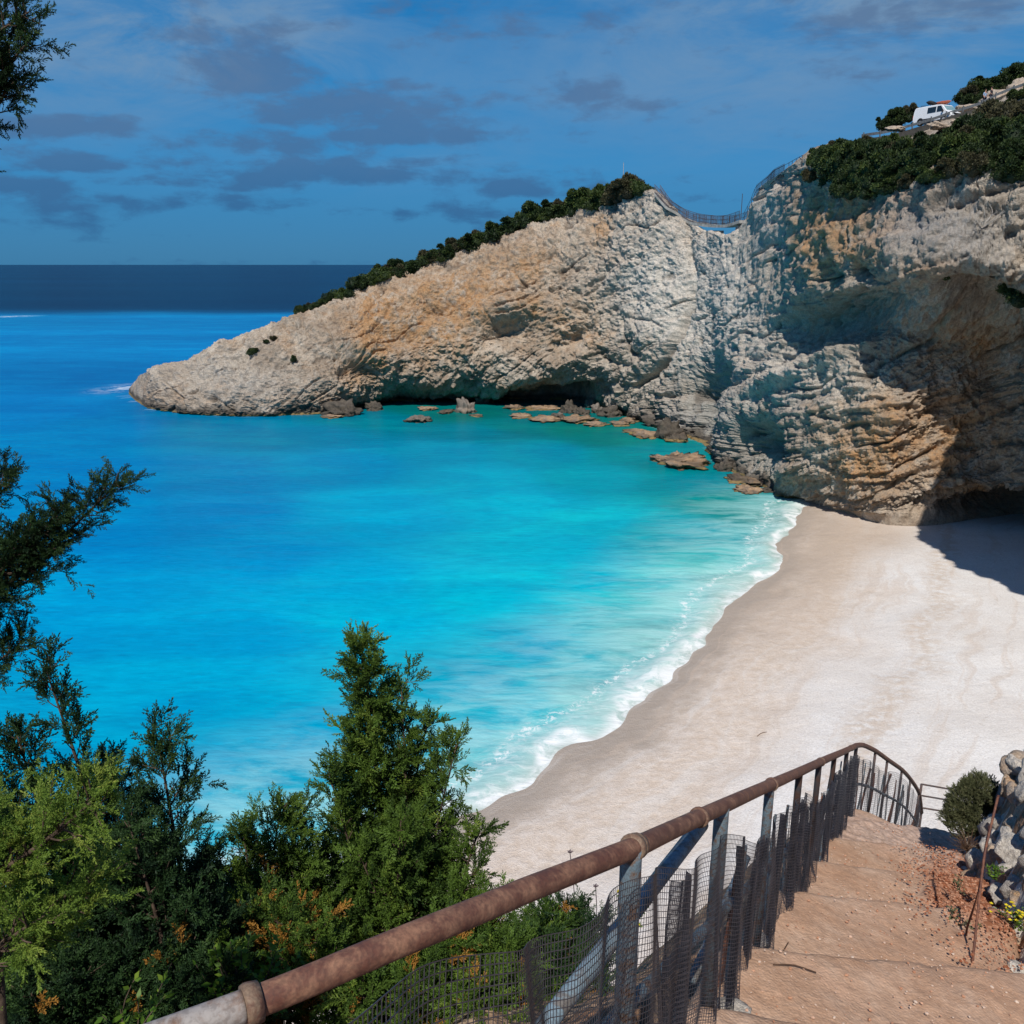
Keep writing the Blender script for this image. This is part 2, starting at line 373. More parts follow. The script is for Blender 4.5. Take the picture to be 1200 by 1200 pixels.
tan_ = t.mix(t.ramp(mid, .3, .7), (.66, .54, .44), (.78, .68, .60))
cx = t.node('ShaderNodeCombineXYZ'); t.link(t.math('MULTIPLY', d, .75), cx.inputs[0]); so_ = t.node('ShaderNodeSeparateXYZ'); t.link(t.co(), so_.inputs[0]); t.link(t.math('MULTIPLY', so_.outputs[1], .05), cx.inputs[1]); t.link(t.math('MULTIPLY', so_.outputs[0], .05), cx.inputs[2])
band = t.noise(1., 5, .6, cx.outputs[0], .25)
c = t.mix(t.ramp(wig, 6.5, 13), tan_, pale)
str1 = t.math('MULTIPLY', t.ramp(t.math('ABSOLUTE', t.math('SUBTRACT', wig, 15.)), 0, 2.2, 1., 0.), t.ramp(mid, .35, .6))
c = t.mix(t.math('MULTIPLY', str1, .6), c, (.60, .47, .36))
c = t.mix(t.ramp(t.math('ADD', d, t.math('MULTIPLY', t.math('SUBTRACT', t.noise(.35, 4), .5), 4.)), 1.0, 4.6, .8, 0.), c, (.34, .285, .24))
c = t.mix(t.ramp(band, .52, .66, 0, .38), c, (.62, .49, .39)); c = t.mix(t.ramp(band, .34, .46, .35, 0), c, (.80, .77, .74))
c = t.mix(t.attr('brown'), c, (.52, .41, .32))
c = t.mix(t.ramp(t.noise(2.6, 3, .5), .62, .74, 0, .35), c, (.50, .42, .36))
c = t.mix(t.ramp(fine, .3, .70, .34, 0.), c, (.36, .30, .25))
c = t.mix(t.ramp(t.voro(3.2), .0, .09, .6, 0), c, (.25, .21, .18))
vv = t.voro(16)
nm = t.bump(t.math('ADD', t.math('MULTIPLY', fine, 1.), vv), .6, .05, t.bump(mid, .35, .3))
bm_ = t.fin(c, t.ramp(d, .5, 3.5, .45, .95), nm)
bpx, bpy_ = proj(np.stack([BX, BY, bz], -1))
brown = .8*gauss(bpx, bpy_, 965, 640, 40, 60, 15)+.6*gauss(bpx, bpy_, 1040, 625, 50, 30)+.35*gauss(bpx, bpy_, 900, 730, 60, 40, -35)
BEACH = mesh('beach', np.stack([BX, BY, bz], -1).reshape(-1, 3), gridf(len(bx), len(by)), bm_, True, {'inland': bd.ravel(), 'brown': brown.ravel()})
struct(obj('beach', BEACH), 'curved white pebble beach below the cliffs', 'beach')
# ---------------------------------------------------------------- cliff: one lofted rock face (columns of control points: foot -> brow -> plateau)
def waterY(px, py): return atz(px, py)[1]
# px, foot py, foot z, [(py, dY) x6 up to the brow], [(dY, z) x4 behind the brow]
B0 = [(3, -1.5), (9, -8), (16, -18), (24, -60)]
COLS = [
 (151, 462, 0, [(461.5, .5), (461, 1), (460, 1.5), (459, 2), (458, 2.5), (456, 3)], [(1, -1), (2, -2), (3, -4), (5, -9)]),
 (162, 472, 0, [(467, .5), (462, 1), (456, 1.5), (450, 3), (446, 5), (442, 7)], [(2, -1), (4, -3), (6, -6), (9, -12)]),
 (178, 479, 0, [(472, 0), (464, .5), (455, 1), (447, 2), (440, 4), (433, 7)], [(3, -1), (6, -4), (9, -8), (14, -14)]),
 (215, 484, 0, [(476, -.3), (465, .5), (453, 2), (442, 4), (432, 6), (423, 9)], [(3, -1), (7, -5), (11, -10), (16, -18)]),
 (263, 487, 0, [(478, 0), (464, 1), (448, 3), (432, 5), (416, 8), (402, 11)], [(3, -1), (8, -6), (13, -13), (20, -24)]),
 (327, 487, 0, [(476, 0), (458, 1), (438, 3), (418, 6), (398, 9), (380, 13)], [(3, -.5), (9, -5), (16, -14), (24, -32)]),
 (393, 484, 0, [(470, -1), (450, -1), (428, 1), (403, 4), (378, 8), (353, 13)], [(3, -.3), (9, -4), (18, -16), (28, -38)]),
 (440, 472, 0, [(465, -6), (445, -9), (420, -9), (390, -6), (360, -2), (333, 4)], [(3, -.2), (9, -3), (18, -14), (30, -42)]),
 (500, 468, 0, [(463, -4), (445, -11), (405, -12), (370, -9), (340, -6), (310, 0)], [(3, 0), (9, -2), (18, -12), (32, -45)]),
 (560, 467, 0, [(462.5, -5), (444, -12), (400, -15), (360, -12), (322, -7), (287, -1)], [(3, 0), (9, -2), (18, -11), (34, -48)]),
 (620, 469, 0, [(464, -4), (440, -12), (400, -13), (350, -12), (305, -8), (268, -2)], [(3, .2), (9, -1), (18, -10), (36, -50)]),
 (660, 471, 0, [(464, -5), (432, -12), (380, -13), (340, -11), (295, -8), (255, -2)], [(3, .2), (9, -1), (18, -10), (36, -52)]),
 (700, 477, 0, [(462, -6), (435, -9), (395, -9), (345, -8), (290, -6), (242, -1)], [(3, .2), (9, -1), (18, -10), (36, -54)]),
 (740, 490, 0, [(475, -1), (445, -2), (400, -2), (350, -1), (290, 0), (231, 4)], [(3, 0), (8, -2), (16, -12), (34, -56)]),
 (768, 500, 0, [(480, 0), (450, 1), (405, 2), (355, 3), (295, 4), (228, 7)], [(2, -.5), (6, -4), (14, -16), (30, -56)]),
 (807, 515, 0, [(490, 1), (455, 3), (410, 6), (365, 9), (310, 11), (262, 14)], [(2, -1), (5, -5), (12, -18), (26, -52)]),
 (830, 530, 0, [(505, 2), (470, 4), (425, 9), (375, 13), (320, 16), (272, 19)], [(2, -1), (5, -6), (12, -18), (26, -52)]),
 (850, 548, 0, [(520, 0), (480, 2), (435, 8), (380, 14), (325, 19), (277, 23)], [(2, -1), (5, -6), (12, -18), (26, -52)]),
 (868, 560, 0, [(532, -1), (492, 1), (440, 7), (385, 14), (325, 20), (270, 25)], [(2, -1), (5, -6), (12, -18), (26, -52)]),
 (882, 566, 0, [(536, -2), (494, 0), (440, 6), (382, 13), (315, 19), (244, 24)], [(2, -.5), (5, -5), (12, -16), (26, -55)]),
 (893, 571, 0, [(540, -3), (495, -1), (440, 5), (380, 11), (310, 16), (221, 21)], [(2, -.3), (5, -4), (12, -14), (26, -55)]),
 (915, 580, 0, [(545, -4), (500, -3), (445, 2), (385, 8), (300, 12), (207, 16)], [(2, .4), (6, 0), (12, -6), (26, -40)]),
 (945, 588, 0, [(550, -4), (505, -4), (440, -1), (388, 4), (325, 3), (196, 5)], [(3, 1.5), (8, 2.5), (14, 1), (30, -20)]),
 (1000, 596, 1.5, [(562, -2), (512, -2), (440, -1), (388, 2), (325, -1), (219, 1)], [(4, 3), (9, 5.2), (14, 5.0), (30, -2)]),
 (1045, 600, 2.5, [(562, -1), (512, -1), (452, 0), (385, 2), (325, -3), (213, 0)], [(6, 2.6), (12, 5.2), (20, 5.3), (34, 2)]),
 (1100, 598, 3, [(560, -1), (508, 1), (450, 1), (390, 0), (325, -8), (202, -5)], [(8, 3), (19, 6.8), (27, 6.9), (40, 6)]),
 (1150, 594, 3, [(570, -4), (512, -2), (450, -1), (395, -3), (330, -11), (198, -9)], [(9, 4), (21, 8.2), (29, 8.4), (42, 13)]),
 (1200, 592, 3, [(574, -8), (512, -6), (450, -5), (400, -6), (345, -13), (196, -13)], [(9, 4.5), (22, 10.0), (30, 10.2), (42, 15.5)]),
]
C = []
for px, fpy, fz, rows, back in COLS:
    foot = atz(px, fpy, fz); Y0 = foot[1]
    col = [foot-np.array((0, 1.0 if fz > 0 else 0, 5.5)), foot]
    for py, dY in rows: col.append(at(px, py, Y0+dY))
    top = col[-1]
    for dy, dz in back:
        k = (top[1]+dy)/top[1]; col.append(np.array((top[0]*k, top[1]+dy, top[2]+dz)))
    C.append(col)
# beyond the right edge of the picture the face swings round towards the viewer
for (x0, y0, x1, y1, z1, nx, ny) in [(53, 84, 46, 75, 36.5, .7, .7), (48, 76, 41, 68, 37, 1, .15), (44, 66, 36.5, 61, 38, 1, 0), (42, 57, 35, 54, 38, 1, 0), (41, 46, 35.5, 44, 37, 1, -.1), (42, 34, 38, 34, 33, .9, -.4), (42, 22, 41, 21, 25, .7, -.7)]:
    col = [np.array((x0, y0, -2.)), np.array((x0, y0, 2.8))]
    for i in range(1, 7):
        f = i/6; b = math.sin(f*math.pi)*1.5
        col.append(np.array((x0+(x1-x0)*f+b*nx, y0+(y1-y0)*f+b*ny, 2.8+(z1-2.8)*f)))
    for dd, dz in [(5, 2), (12, 3), (20, 4), (40, 8)]: col.append(np.array((x1+nx*dd, y1+ny*dd, z1+dz)))
    C.append(col)
C = np.array(C)                                             # ncol x 12 x 3
def crom(Pc, idx):
    n = len(Pc); i = np.clip(np.floor(idx).astype(int), 0, n-2); f = (idx-i)
    f = f.reshape((-1,)+(1,)*(Pc.ndim-1))
    p1 = Pc[i]; p2 = Pc[i+1]; p0 = np.where((i > 0).reshape(f.shape), Pc[np.maximum(i-1, 0)], 2*p1-p2); p3 = np.where((i < n-2).reshape(f.shape), Pc[np.minimum(i+2, n-1)], 2*p2-p1)
    m1 = .35*(p2-p0); m2 = .35*(p3-p1)
    f2 = f*f; f3 = f2*f
    return (2*f3-3*f2+1)*p1+(f3-2*f2+f)*m1+(-2*f3+3*f2)*p2+(f3-f2)*m2
pxs = np.array([c[0] for c in COLS], float); nc = len(COLS)
us = np.interp(np.arange(151, 1200, 1.05), pxs, np.arange(nc)); us = np.r_[us, np.linspace(nc-1, len(C)-1, 120)]
vs = np.r_[np.linspace(0, 1, 8, endpoint=False), np.linspace(1, 7, 440, endpoint=False), np.linspace(7, 11, 90)]
G = crom(C, us)                                             # nu x 12 x 3
G = crom(np.swapaxes(G, 0, 1), vs); G = np.swapaxes(G, 0, 1)
def gnorm(G):
    du = np.gradient(G, axis=0); dv = np.gradient(G, axis=1); N = np.cross(du, dv); N /= np.linalg.norm(N, axis=2)[..., None]+1e-9
    return N
N = gnorm(G)
if (N[300, 150, 1] > 0): N = -N
PX, PY = proj(G)
face = sst(.6, 1.3, vs)[None, :]*(1-.75*sst(6.75, 7.4, vs))[None, :]*sst(150, 190, PX)
# sculpting of recognisable hollows and ledges (metres, + = out of the face)
D = 0
D = D-7*gauss(PX, PY, 665, 466, 34, 11, -12)-2*gauss(PX, PY, 600, 466, 30, 5)             # sea cave under the headland
D = D-2.5*gauss(PX, PY, 520, 467, 40, 4)
D = D-5*gauss(PX, PY, 590, 392, 34, 18, -8)-4*gauss(PX, PY, 412, 432, 28, 14, 25)-3*gauss(PX, PY, 470, 398, 24, 13)-2.5*gauss(PX, PY, 675, 395, 18, 10, -40)-2*gauss(PX, PY, 520, 362, 20, 8, -30)+2*gauss(PX, PY, 592, 362, 40, 12, -8)+1.6*gauss(PX, PY, 420, 408, 34, 12, 15)
D = D+2*gauss(PX, PY, 640, 430, 90, 12, -20)
D = D-5.5*gauss(PX, PY, 820, 480, 15, 44)-5.5*gauss(PX, PY, 878, 520, 24, 28, 10)-2*gauss(PX, PY, 845, 440, 18, 18)
D = D+1.2*gauss(PX, PY, 852, 515, 9, 40, 12)
D = D+1.6*gauss(PX, PY, 945, 432, 75, 8, -20)-2.4*gauss(PX, PY, 985, 375, 70, 22, -14)+1.2*gauss(PX, PY, 1000, 335, 70, 12, -12)
D = D+1.0*gauss(PX, PY, 955, 290, 22, 50, 15)
D = D+1.5*gauss(PX, PY, 1080, 300, 90, 30, 10)
D = D-7*gauss(PX, PY, 1190, 594, 55, 9)-3.5*gauss(PX, PY, 900, 592, 40, 7)
D = D-2*gauss(PX, PY, 1130, 340, 30, 26, 30)-3*gauss(PX, PY, 1165, 360, 40, 25, 25)
D = D*np.where(PX < 1230, 1, 0)
# the long fissure
crack = np.array([(806, 262), (808, 300), (812, 330), (806, 365), (797, 395), (786, 418), (768, 438), (742, 455)], float)
cd = np.full(PX.shape, 1e9)
wob_ = 3*pn(np.stack([PX/25, PY/25, PX*0], -1))
for a, b in zip(crack[:-1], crack[1:]):
    d_ = b-a; tt = np.clip(((PX-a[0])*d_[0]+(PY-a[1])*d_[1])/(d_**2).sum(), 0, 1); cd = np.minimum(cd, np.hypot(PX-a[0]-tt*d_[0]+wob_, PY-a[1]-tt*d_[1]))
cs = sst(330, 400, PY)*.75+.25
D = D-2.6*cs*np.exp(-(cd/3.2)**2)-.6*np.exp(-(cd/11)**2)
D = D+1.6*gauss(PX, PY, 765, 395, 30, 50, -25)
# craggy noise
wq = G+np.stack([fbm(G/9+5, 3), fbm(G/9+31, 3), fbm(G/9+57, 3)], -1)*2.2
big = fbm(wq/15, 3)*1.5
rid = (ridged(wq/6.5, 4)-.35)*1.15
fn = (ridged(wq*np.array((1, 1, 1.3))/2.1, 5, g=.62)-.3)*.62
wd2 = G+np.stack([fbm(G/2+5, 2), fbm(G/2+31, 2), fbm(G/2+57, 2)], -1)*.5
blocky = np.round(fbm(wd2/4.2+8, 3)*4)/4*.55+np.round(fbm(wd2/1.6+28, 2)*3)/3*.20
blk = fbm(G/.75, 5, g=.7)*.24+blocky*1.25-.30*sst(.35, .6, np.abs(pn(G/1.7+77)))
nrm_s = np.array((-.30, .12, .95)); nrm_s /= np.linalg.norm(nrm_s)           # bedding planes rise to the right
sN = (G@nrm_s)+.8*pn(G/7); sv = np.stack([sN/1.25, G[..., 1]/22, G[..., 0]/14], -1)
st1 = fbm(sv, 3, g=.7)
smask = sst(780, 870, PX)*sst(330, 400, PY)+.7*gauss(PX, PY, 560, 450, 160, 22)+.7*gauss(PX, PY, 790, 470, 50, 40)
smask = np.clip(smask, .12, 1)
jn = np.array((-.50, .10, .86)); jn /= np.linalg.norm(jn); jN = G@jn+1.6*pn(G/9+3)
j2 = np.array((.80, .30, .52)); j2 /= np.linalg.norm(j2); j2N = G@j2+1.2*pn(G/8+13)
cr1 = np.exp(-(pn(np.stack([jN/4.2, G[..., 1]/26, G[..., 0]/20], -1))/.045)**2)*sst(-.15, .25, pn(G/9+40))
cr2 = np.exp(-(pn(np.stack([j2N/5.5+9, G[..., 1]/26, G[..., 2]/20], -1))/.04)**2)*sst(-.05, .3, pn(G/8+60))
cracks = cr1*.75+cr2*.6
step_ = .45*(np.mod(jN/3.4, 1.)-.5)*(1-smask)
# flutes that run down the steep white face
fl = ridged(np.stack([G[..., 0]/1.6, G[..., 1]/1.6, G[..., 2]/9], -1)+3, 3)*gauss(PX, PY, 880, 350, 55, 80)
calm = 1-.5*gauss(PX, PY, 1090, 260, 110, 60)-.68*gauss(PX, PY, 825, 340, 85, 120)-.45*gauss(PX, PY, 900, 320, 50, 90)-.35*gauss(PX, PY, 980, 500, 80, 60)
pits = -.5*sst(.42, .62, pn(G/1.1+9))*gauss(PX, PY, 840, 330, 60, 80)
D = D+(big*.9+rid*.75+fn*.8)*calm*.9+step_-cracks+blk*(.4+.6*calm)+st1*.55*smask*(.35+1.1*sst(-.2,.35,pn(G/4.5+70)))+fl*.45+pits
G2 = G+N*(D*face)[..., None]
hf = (rid+fn*.8+blk)*1.0-cracks*1.2; cav_shade = np.clip(.35-hf*.55, 0, 1)*face  # crevice shade derived from the relief, used as a colour mask
# plateau softness
pl = sst(7.2, 8, vs)[None, :]
G2[..., 2] += pl*.35*fbm(G/5, 3)
# colour masks
och = (.9*gauss(PX, PY, 440, 378, 22, 34, 10)+.55*gauss(PX, PY, 560, 340, 110, 34, -28)+.75*gauss(PX, PY, 705, 268, 14, 20)+.5*gauss(PX, PY, 430, 440, 25, 30)+.45*gauss(PX, PY, 520, 395, 60, 40)
       +.9*gauss(PX, PY, 1010, 545, 42, 32, -20)+.55*gauss(PX, PY, 1035, 520, 16, 40)+.8*gauss(PX, PY, 965, 270, 30, 55)+.75*gauss(PX, PY, 1025, 255, 60, 35)+.5*gauss(PX, PY, 1010, 300, 50, 30)+.6*gauss(PX, PY, 1130, 330, 70, 16, 15)+.45*gauss(PX, PY, 660, 380, 50, 40)
       +.35*gauss(PX, PY, 900, 330, 40, 60)+.75*gauss(PX, PY, 1130, 520, 90, 80)+.5*gauss(PX, PY, 1150, 400, 50, 40)+.3*gauss(PX, PY, 480, 340, 120, 60, -28))
wht = 1.2*gauss(PX, PY, 835, 350, 75, 110)+.7*gauss(PX, PY, 750, 330, 45, 70)+.5*gauss(PX, PY, 250, 440, 70, 30)+.5*gauss(PX, PY, 950, 440, 60, 30)+.5*gauss(PX, PY, 905, 250, 20, 50)
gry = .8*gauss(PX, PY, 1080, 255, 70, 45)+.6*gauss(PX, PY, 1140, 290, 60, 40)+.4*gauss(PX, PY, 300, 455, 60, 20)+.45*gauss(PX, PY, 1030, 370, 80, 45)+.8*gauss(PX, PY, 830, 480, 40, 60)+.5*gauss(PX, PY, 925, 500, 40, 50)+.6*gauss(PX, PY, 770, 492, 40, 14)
shade_grn = .9*gauss(PX, PY, 985, 375, 90, 50)+.9*gauss(PX, PY, 825, 475, 26, 60)+.8*gauss(PX, PY, 880, 520, 26, 30)  # shaded hollows that get a painted teal reflection of the water
inside = np.where(PX < 1215, 1., 0)
stain = np.exp(-np.clip(G2[..., 2]-.1, 0, 99)/(1.7+1.2*pn(G/3)))*sst(980, 900, PX)*inside+.6*np.exp(-(cd/2.5)**2)*cs
def rock_mat(name, scale=1.0, base=((.38, .305, .235), (.64, .56, .465)), ochre=(.50, .27, .12), wetz=True):
    t = NT(name, .93, .12)
    A = t.noise(.16*scale, 6, .65, None, .3); Bn = t.noise(.9*scale, 7, .68); Cn = t.noise(5*scale, 5, .7)
    c = t.mix(t.ramp(A, .34, .66), base[0], base[1])
    c = t.mix(t.ramp(Bn, .32, .54, .75, 0), c, (.20, .165, .135))
    tint = t.attr('tint', 'Color'); sp_ = t.node('ShaderNodeSeparateColor'); t.link(tint, sp_.inputs[0]); r_, g_, b_ = sp_.outputs[:3]
    oc = t.math('MULTIPLY', t.math('MULTIPLY', r_, 1.35), t.ramp(t.noise(.5*scale, 6, .7), .30, .60), True)
    oc = t.math('ADD', oc, t.ramp(t.noise(.13*scale, 5, .7, t.co((1, 1, 1.4))), .50, .70, 0, .5), True)
    c = t.mix(oc, c, t.mix(t.ramp(Bn, .35, .65), ochre, (.56, .36, .20)))
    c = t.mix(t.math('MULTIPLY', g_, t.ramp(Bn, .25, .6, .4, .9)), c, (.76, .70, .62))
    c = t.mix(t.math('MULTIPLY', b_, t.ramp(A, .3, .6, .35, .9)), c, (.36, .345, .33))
    # dark lichen streaks running down
    stv = t.noise(1.1*scale, 5, .6, t.co((1, 1, .16)))
    c = t.mix(t.ramp(stv, .58, .74, 0, .42), c, (.17, .15, .13))
    c = t.mix(t.math('MULTIPLY', t.attr('teal_shade'), .4), c, (.27, .32, .29))  # teal water reflection in shaded hollows, painted into the rock colour
    c = t.mix(t.ramp(t.attr('stain'), .28, .7, 0, .93), c, t.mix(t.ramp(Bn, .4, .6), (.045, .04, .035), (.10, .085, .065)))
    c = t.mix(t.ramp(t.attr('algae'), .4, .8), c, (.32, .22, .09))
    sk = t.ramp(t.voro(2.3*scale, t.co((1, 1, .8)), 'DISTANCE_TO_EDGE'), 0, .05, .35, 0)
    c = t.mix(t.math('MULTIPLY', sk, t.ramp(Bn, .45, .6)), c, (.12, .10, .085))
    c = t.mix(t.ramp(Cn, .35, .62, .45, 0), c, (.15, .125, .105))
    c = t.mix(t.ramp(t.attr('cavity_shade'), .5, .95, 0, .6), c, (.10, .08, .065))  # shade in the crevices painted into the rock colour
    ridge = t.node('ShaderNodeTexNoise', noise_type='RIDGED_MULTIFRACTAL'); t.link(t.co(), ridge.inputs['Vector']); ridge.inputs['Scale'].default_value = .8*scale; ridge.inputs['Detail'].default_value = 7
    ridge.inputs['Roughness'].default_value = .6
    n1 = t.bump(ridge.outputs[0], .7, .45/scale); n2 = t.bump(t.math('ADD', Cn, Bn), .9, .30/scale, n1)
    return t.fin(c, None, n2)
MROCK = rock_mat('limestone')
algae = np.exp(-((G2[..., 2]-.15)/.28)**2)*inside
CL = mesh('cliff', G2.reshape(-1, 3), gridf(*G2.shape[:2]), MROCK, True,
          {'tint': np.clip(np.stack([och, wht, gry], -1)*inside[..., None]+.0, 0, 1).reshape(-1, 3), 'cavity_shade': cav_shade.ravel(), 'teal_shade': np.clip(shade_grn*inside, 0, 1).ravel(), 'stain': np.clip(stain, 0, 1).ravel(), 'algae': (algae*(PX < 940)).ravel()})
struct(obj('cliff', CL), 'pale limestone headland and overhanging cliff round the bay', 'cliff')
CG = G2                                                     # used to seat bushes, bridge and road
# foam at the tip of the headland and a broken line along the waterline
foots = np.array([atz(c[0], c[1])[:2] for c in COLS if c[2] == 0])
fd = np.abs(sdist(SEA_G[0], SEA_G[1], foots))
tip = atz(140, 455)[:2]
tfm = .8*np.exp(-(((SEA_G[0]-tip[0])/3.6)**2+((SEA_G[1]-tip[1])/6)**2))+.62*np.exp(-(fd/.8)**2)*sst(.0, .4, pn(np.stack([SEA_G[0]/6, SEA_G[1]/6, SEA_G[0]*0], -1)))
for (a_, b_) in [((10, 371), 1.0), ((320, 404), .55)]:
    q_ = atz(*a_)[:2]; tfm = tfm+b_*np.exp(-(((SEA_G[0]-q_[0])/(q_[1]*.012))**2+((SEA_G[1]-q_[1])/(q_[1]*.012))**2))
SEA.attributes['tipfoam'].data.foreach_set('value', np.clip(tfm, 0, 1).astype(np.float32).ravel())
# ---------------------------------------------------------------- the stepped path (s runs down the path, w to the right of the railing)
U = np.array((.455, .890)); Wv = np.array((.890, -.455)); O = np.array((.344, 2.2))
def zslope(s):
    s = np.asarray(s, float)
    return H-2.72-.485*np.minimum(s, 9.5)-np.maximum(s-9.5, 0)*1.05
EDG = np.array([-2.2, -.9, .35, 1.25, 2.3, 3.75, 5.1, 6.6, 8.3, 9.6])
def sw(x, y):
    rx = x-O[0]; ry = y-O[1]; return rx*U[0]+ry*U[1], rx*Wv[0]+ry*Wv[1]
def xy(s, w): return O[0]+s*U[0]+w*Wv[0], O[1]+s*U[1]+w*Wv[1]
def path_z(s, w):
    sk = s-(w-.1)*.85+.10*pn(np.stack([w*1.7, s*.4, s*0+4], -1))+.03*pn(np.stack([w*7, s*1.1, s*0], -1))
    i = np.clip(np.searchsorted(EDG, sk)-1, 0, len(EDG)-2); a = EDG[i]; b = EDG[i+1]
    f = np.clip((sk-a)/(b-a), 0, 1)
    drop = .32*(b-a)/1.3                                     # riser at each edge; the tread slopes the rest
    z = zslope(s)
    z = z+drop*(f-.45)*(f < 1)*np.where(sk < 9.6, 1, 0)
    z = z-drop*.55*0
    # worn nosing
    z = z-drop*.9*np.exp(-((1-f)*(b-a)/.035))
    return z
gz_left = lambda w: np.where(w < -.18, .35*(-.18-w), 0)
def ground_z(x, y):
    s, w = sw(x, y); z = zslope(s)
    l = np.maximum(-.2-w, 0); kk = .45+.75*sst(1.0, 3.0, s); z = z-kk*np.minimum(l, 1.0)-1.5*np.maximum(l-1.0, 0)
    r = np.maximum(w-1.50+.24*sst(4.6, 7., s), 0); amp = sst(9.6, 7.6, s)
    amp = amp*sst(3.4, 5.4, s)
    z = z+amp*(1.60*np.clip(r/.62, 0, 1)**.8+.32*np.clip(r-.7, 0, 14))
    z = z+np.where(s < -1, .0, 0)
    q = np.stack([x, y, x*0], -1)
    z = z+(.14*fbm(q/1.3, 4)+.04*fbm(q/.25, 3))*sst(0, .5, l+r)+.16*np.maximum(fbm(q/.33+7, 3), -.2)*sst(0, .2, r)*amp-.02
    on = sst(-.3, -.1, w)*sst(1.62, 1.42, w)
    return z-.12*on-np.where((w > -.25) & (w < 1.6), .08, 0)
def nonuni(a, b, c, st, g):
    v = [c]; s_ = st
    while v[-1] < b: v.append(v[-1]+s_); s_ = s_*(g if v[-1] > c+3 else 1)
    u = [c]; s_ = st
    while u[-1] > a: u.append(u[-1]-s_); s_ = s_*(g if u[-1] < c-3 else 1)
    return np.array(u[::-1][:-1]+v)
ss_ = nonuni(-40, 45, 4.0, .06, 1.05); ww_ = nonuni(-30, 48, .6, .05, 1.05)
A_, B_ = np.meshgrid(ss_, ww_, indexing='ij'); gxx, gyy = xy(A_, B_)
gzz = np.maximum(ground_z(gxx, gyy), -2.5)
t = NT('hillside_earth', .96, .08)
m1 = t.noise(1.2, 5, .65); m2 = t.noise(9, 5, .7); m3 = t.voro(14)
c = t.mix(t.ramp(m1, .35, .65), (.26, .135, .075), (.40, .29, .20))
c = t.mix(t.ramp(m2, .3, .6, .55, 0), c, (.10, .07, .05)); c = t.mix(t.ramp(t.voro(9, None, 'F1'), .0, .22, .8, 0), c, (.50, .42, .34))
gm = t.attr('scrub'); c = t.mix(t.math('MULTIPLY', t.attr('bank'), t.ramp(t.voro(3.2, None, 'F1', 'Color'), .35, .6, 1, 0)), c, t.mix(t.ramp(m2, .3, .6), (.36, .31, .27), (.62, .56, .50)))
c = t.mix(t.math('MULTIPLY', gm, t.ramp(t.noise(2.2, 5, .7), .4, .6)), c, (.045, .06, .02))
M_EARTH = t.fin(c, None, t.bump(t.math('ADD', m2, m3), .9, .05, t.bump(m1, .5, .15)))
scr = sst(-.9, -1.8, B_)*.9+.5*sst(2.2, 3.5, B_)
struct(obj('hillside', mesh('hillside', np.stack([gxx, gyy, gzz], -1).reshape(-1, 3), gridf(*gxx.shape), M_EARTH, True, {'scrub': scr.ravel(), 'bank': sst(1.35, 1.5, B_).ravel()})), 'steep stony hillside falling away beside the stairs', 'hillside')
s1 = np.arange(-3.2, 10.2, .022); w1 = np.linspace(-.16, 1.56, 96)
A_, B_ = np.meshgrid(s1, w1, indexing='ij'); pxx, pyy = xy(A_, B_)
pz = path_z(A_, B_); q = np.stack([pxx, pyy, pxx*0], -1)
grv = gauss(A_, B_, 5.9, 1.28, 1.9, .42, 0); grv = np.clip(sst(.30, .62, grv+.16*fbm(q/.5, 3)), 0, 1)
rub = sst(6.2, 7.6, A_)*(1-sst(9.0, 9.6, A_))
pz = pz+.014*fbm(q/.45, 3)+.003*fbm(q/.08, 3)+grv*(.05+.02*fbm(q/.09, 2))+rub*.02*fbm(q/.12, 3)
edge_f = np.minimum(B_+.16, 1.56-B_); pz = pz-.10*np.exp(-edge_f/.035)
t = NT('worn_earth_steps', .95, .1)
m1 = t.noise(1.6, 5, .6); m2 = t.noise(18, 5, .7); m3 = t.voro(55); m4 = t.noise(5, 5, .65)
c = t.mix(t.ramp(m1, .34, .66), (.50, .30, .19), (.60, .41, .29))
c = t.mix(t.ramp(m4, .35, .65, .5, 0), c, (.42, .24, .145)); c = t.mix(t.ramp(m2, .35, .62, .4, 0), c, (.28, .17, .11))
c = t.mix(t.ramp(m3, .0, .2, .8, 0), c, (.68, .56, .47)); c = t.mix(t.ramp(t.voro(23), .0, .12, .6, 0), c, (.30, .17, .11)); c = t.mix(t.ramp(t.noise(3.1, 6, .7), .56, .66, 0, .45), c, (.62, .38, .25))
c = t.mix(t.ramp(t.noise(.9, 3, .5, t.co((1, 1, 1), (0, 0, .5))), .60, .72, 0, .5), c, (.46, .42, .40))
c = t.mix(t.attr('gravel'), c, t.mix(t.ramp(t.voro(26, None, 'F1', 'Color'), .3, .7), (.24, .085, .04), (.40, .20, .12)))
c = t.mix(t.math('MULTIPLY', t.attr('rubble'), .7), c, t.mix(t.ramp(m2, .35, .65), (.34, .24, .19), (.56, .42, .35)))
M_STEP = t.fin(c, None, t.bump(t.math('ADD', m2, t.math('MULTIPLY', m3, .7)), .6, .010, t.bump(m4, .4, .03)))
struct(obj('steps', mesh('steps', np.stack([pxx, pyy, pz], -1).reshape(-1, 3), gridf(*pxx.shape), M_STEP, True, {'gravel': grv.ravel(), 'rubble': rub.ravel()})), 'broad worn earth steps leading down to the beach', 'steps')
def P3(s, w, dz=0):          # a point above the path slope
    x, y = xy(s, w); return np.array((x, y, float(zslope(s))+dz))
def hit(px, py, fn=None):
    d = ray(px, py); ts = np.linspace(1.5, 70, 9000); Pm = np.array((0, 0, H))+d*ts[:, None]; g = ground_z(Pm[:, 0], Pm[:, 1]); k = np.argmax(Pm[:, 2] < g); return Pm[k]
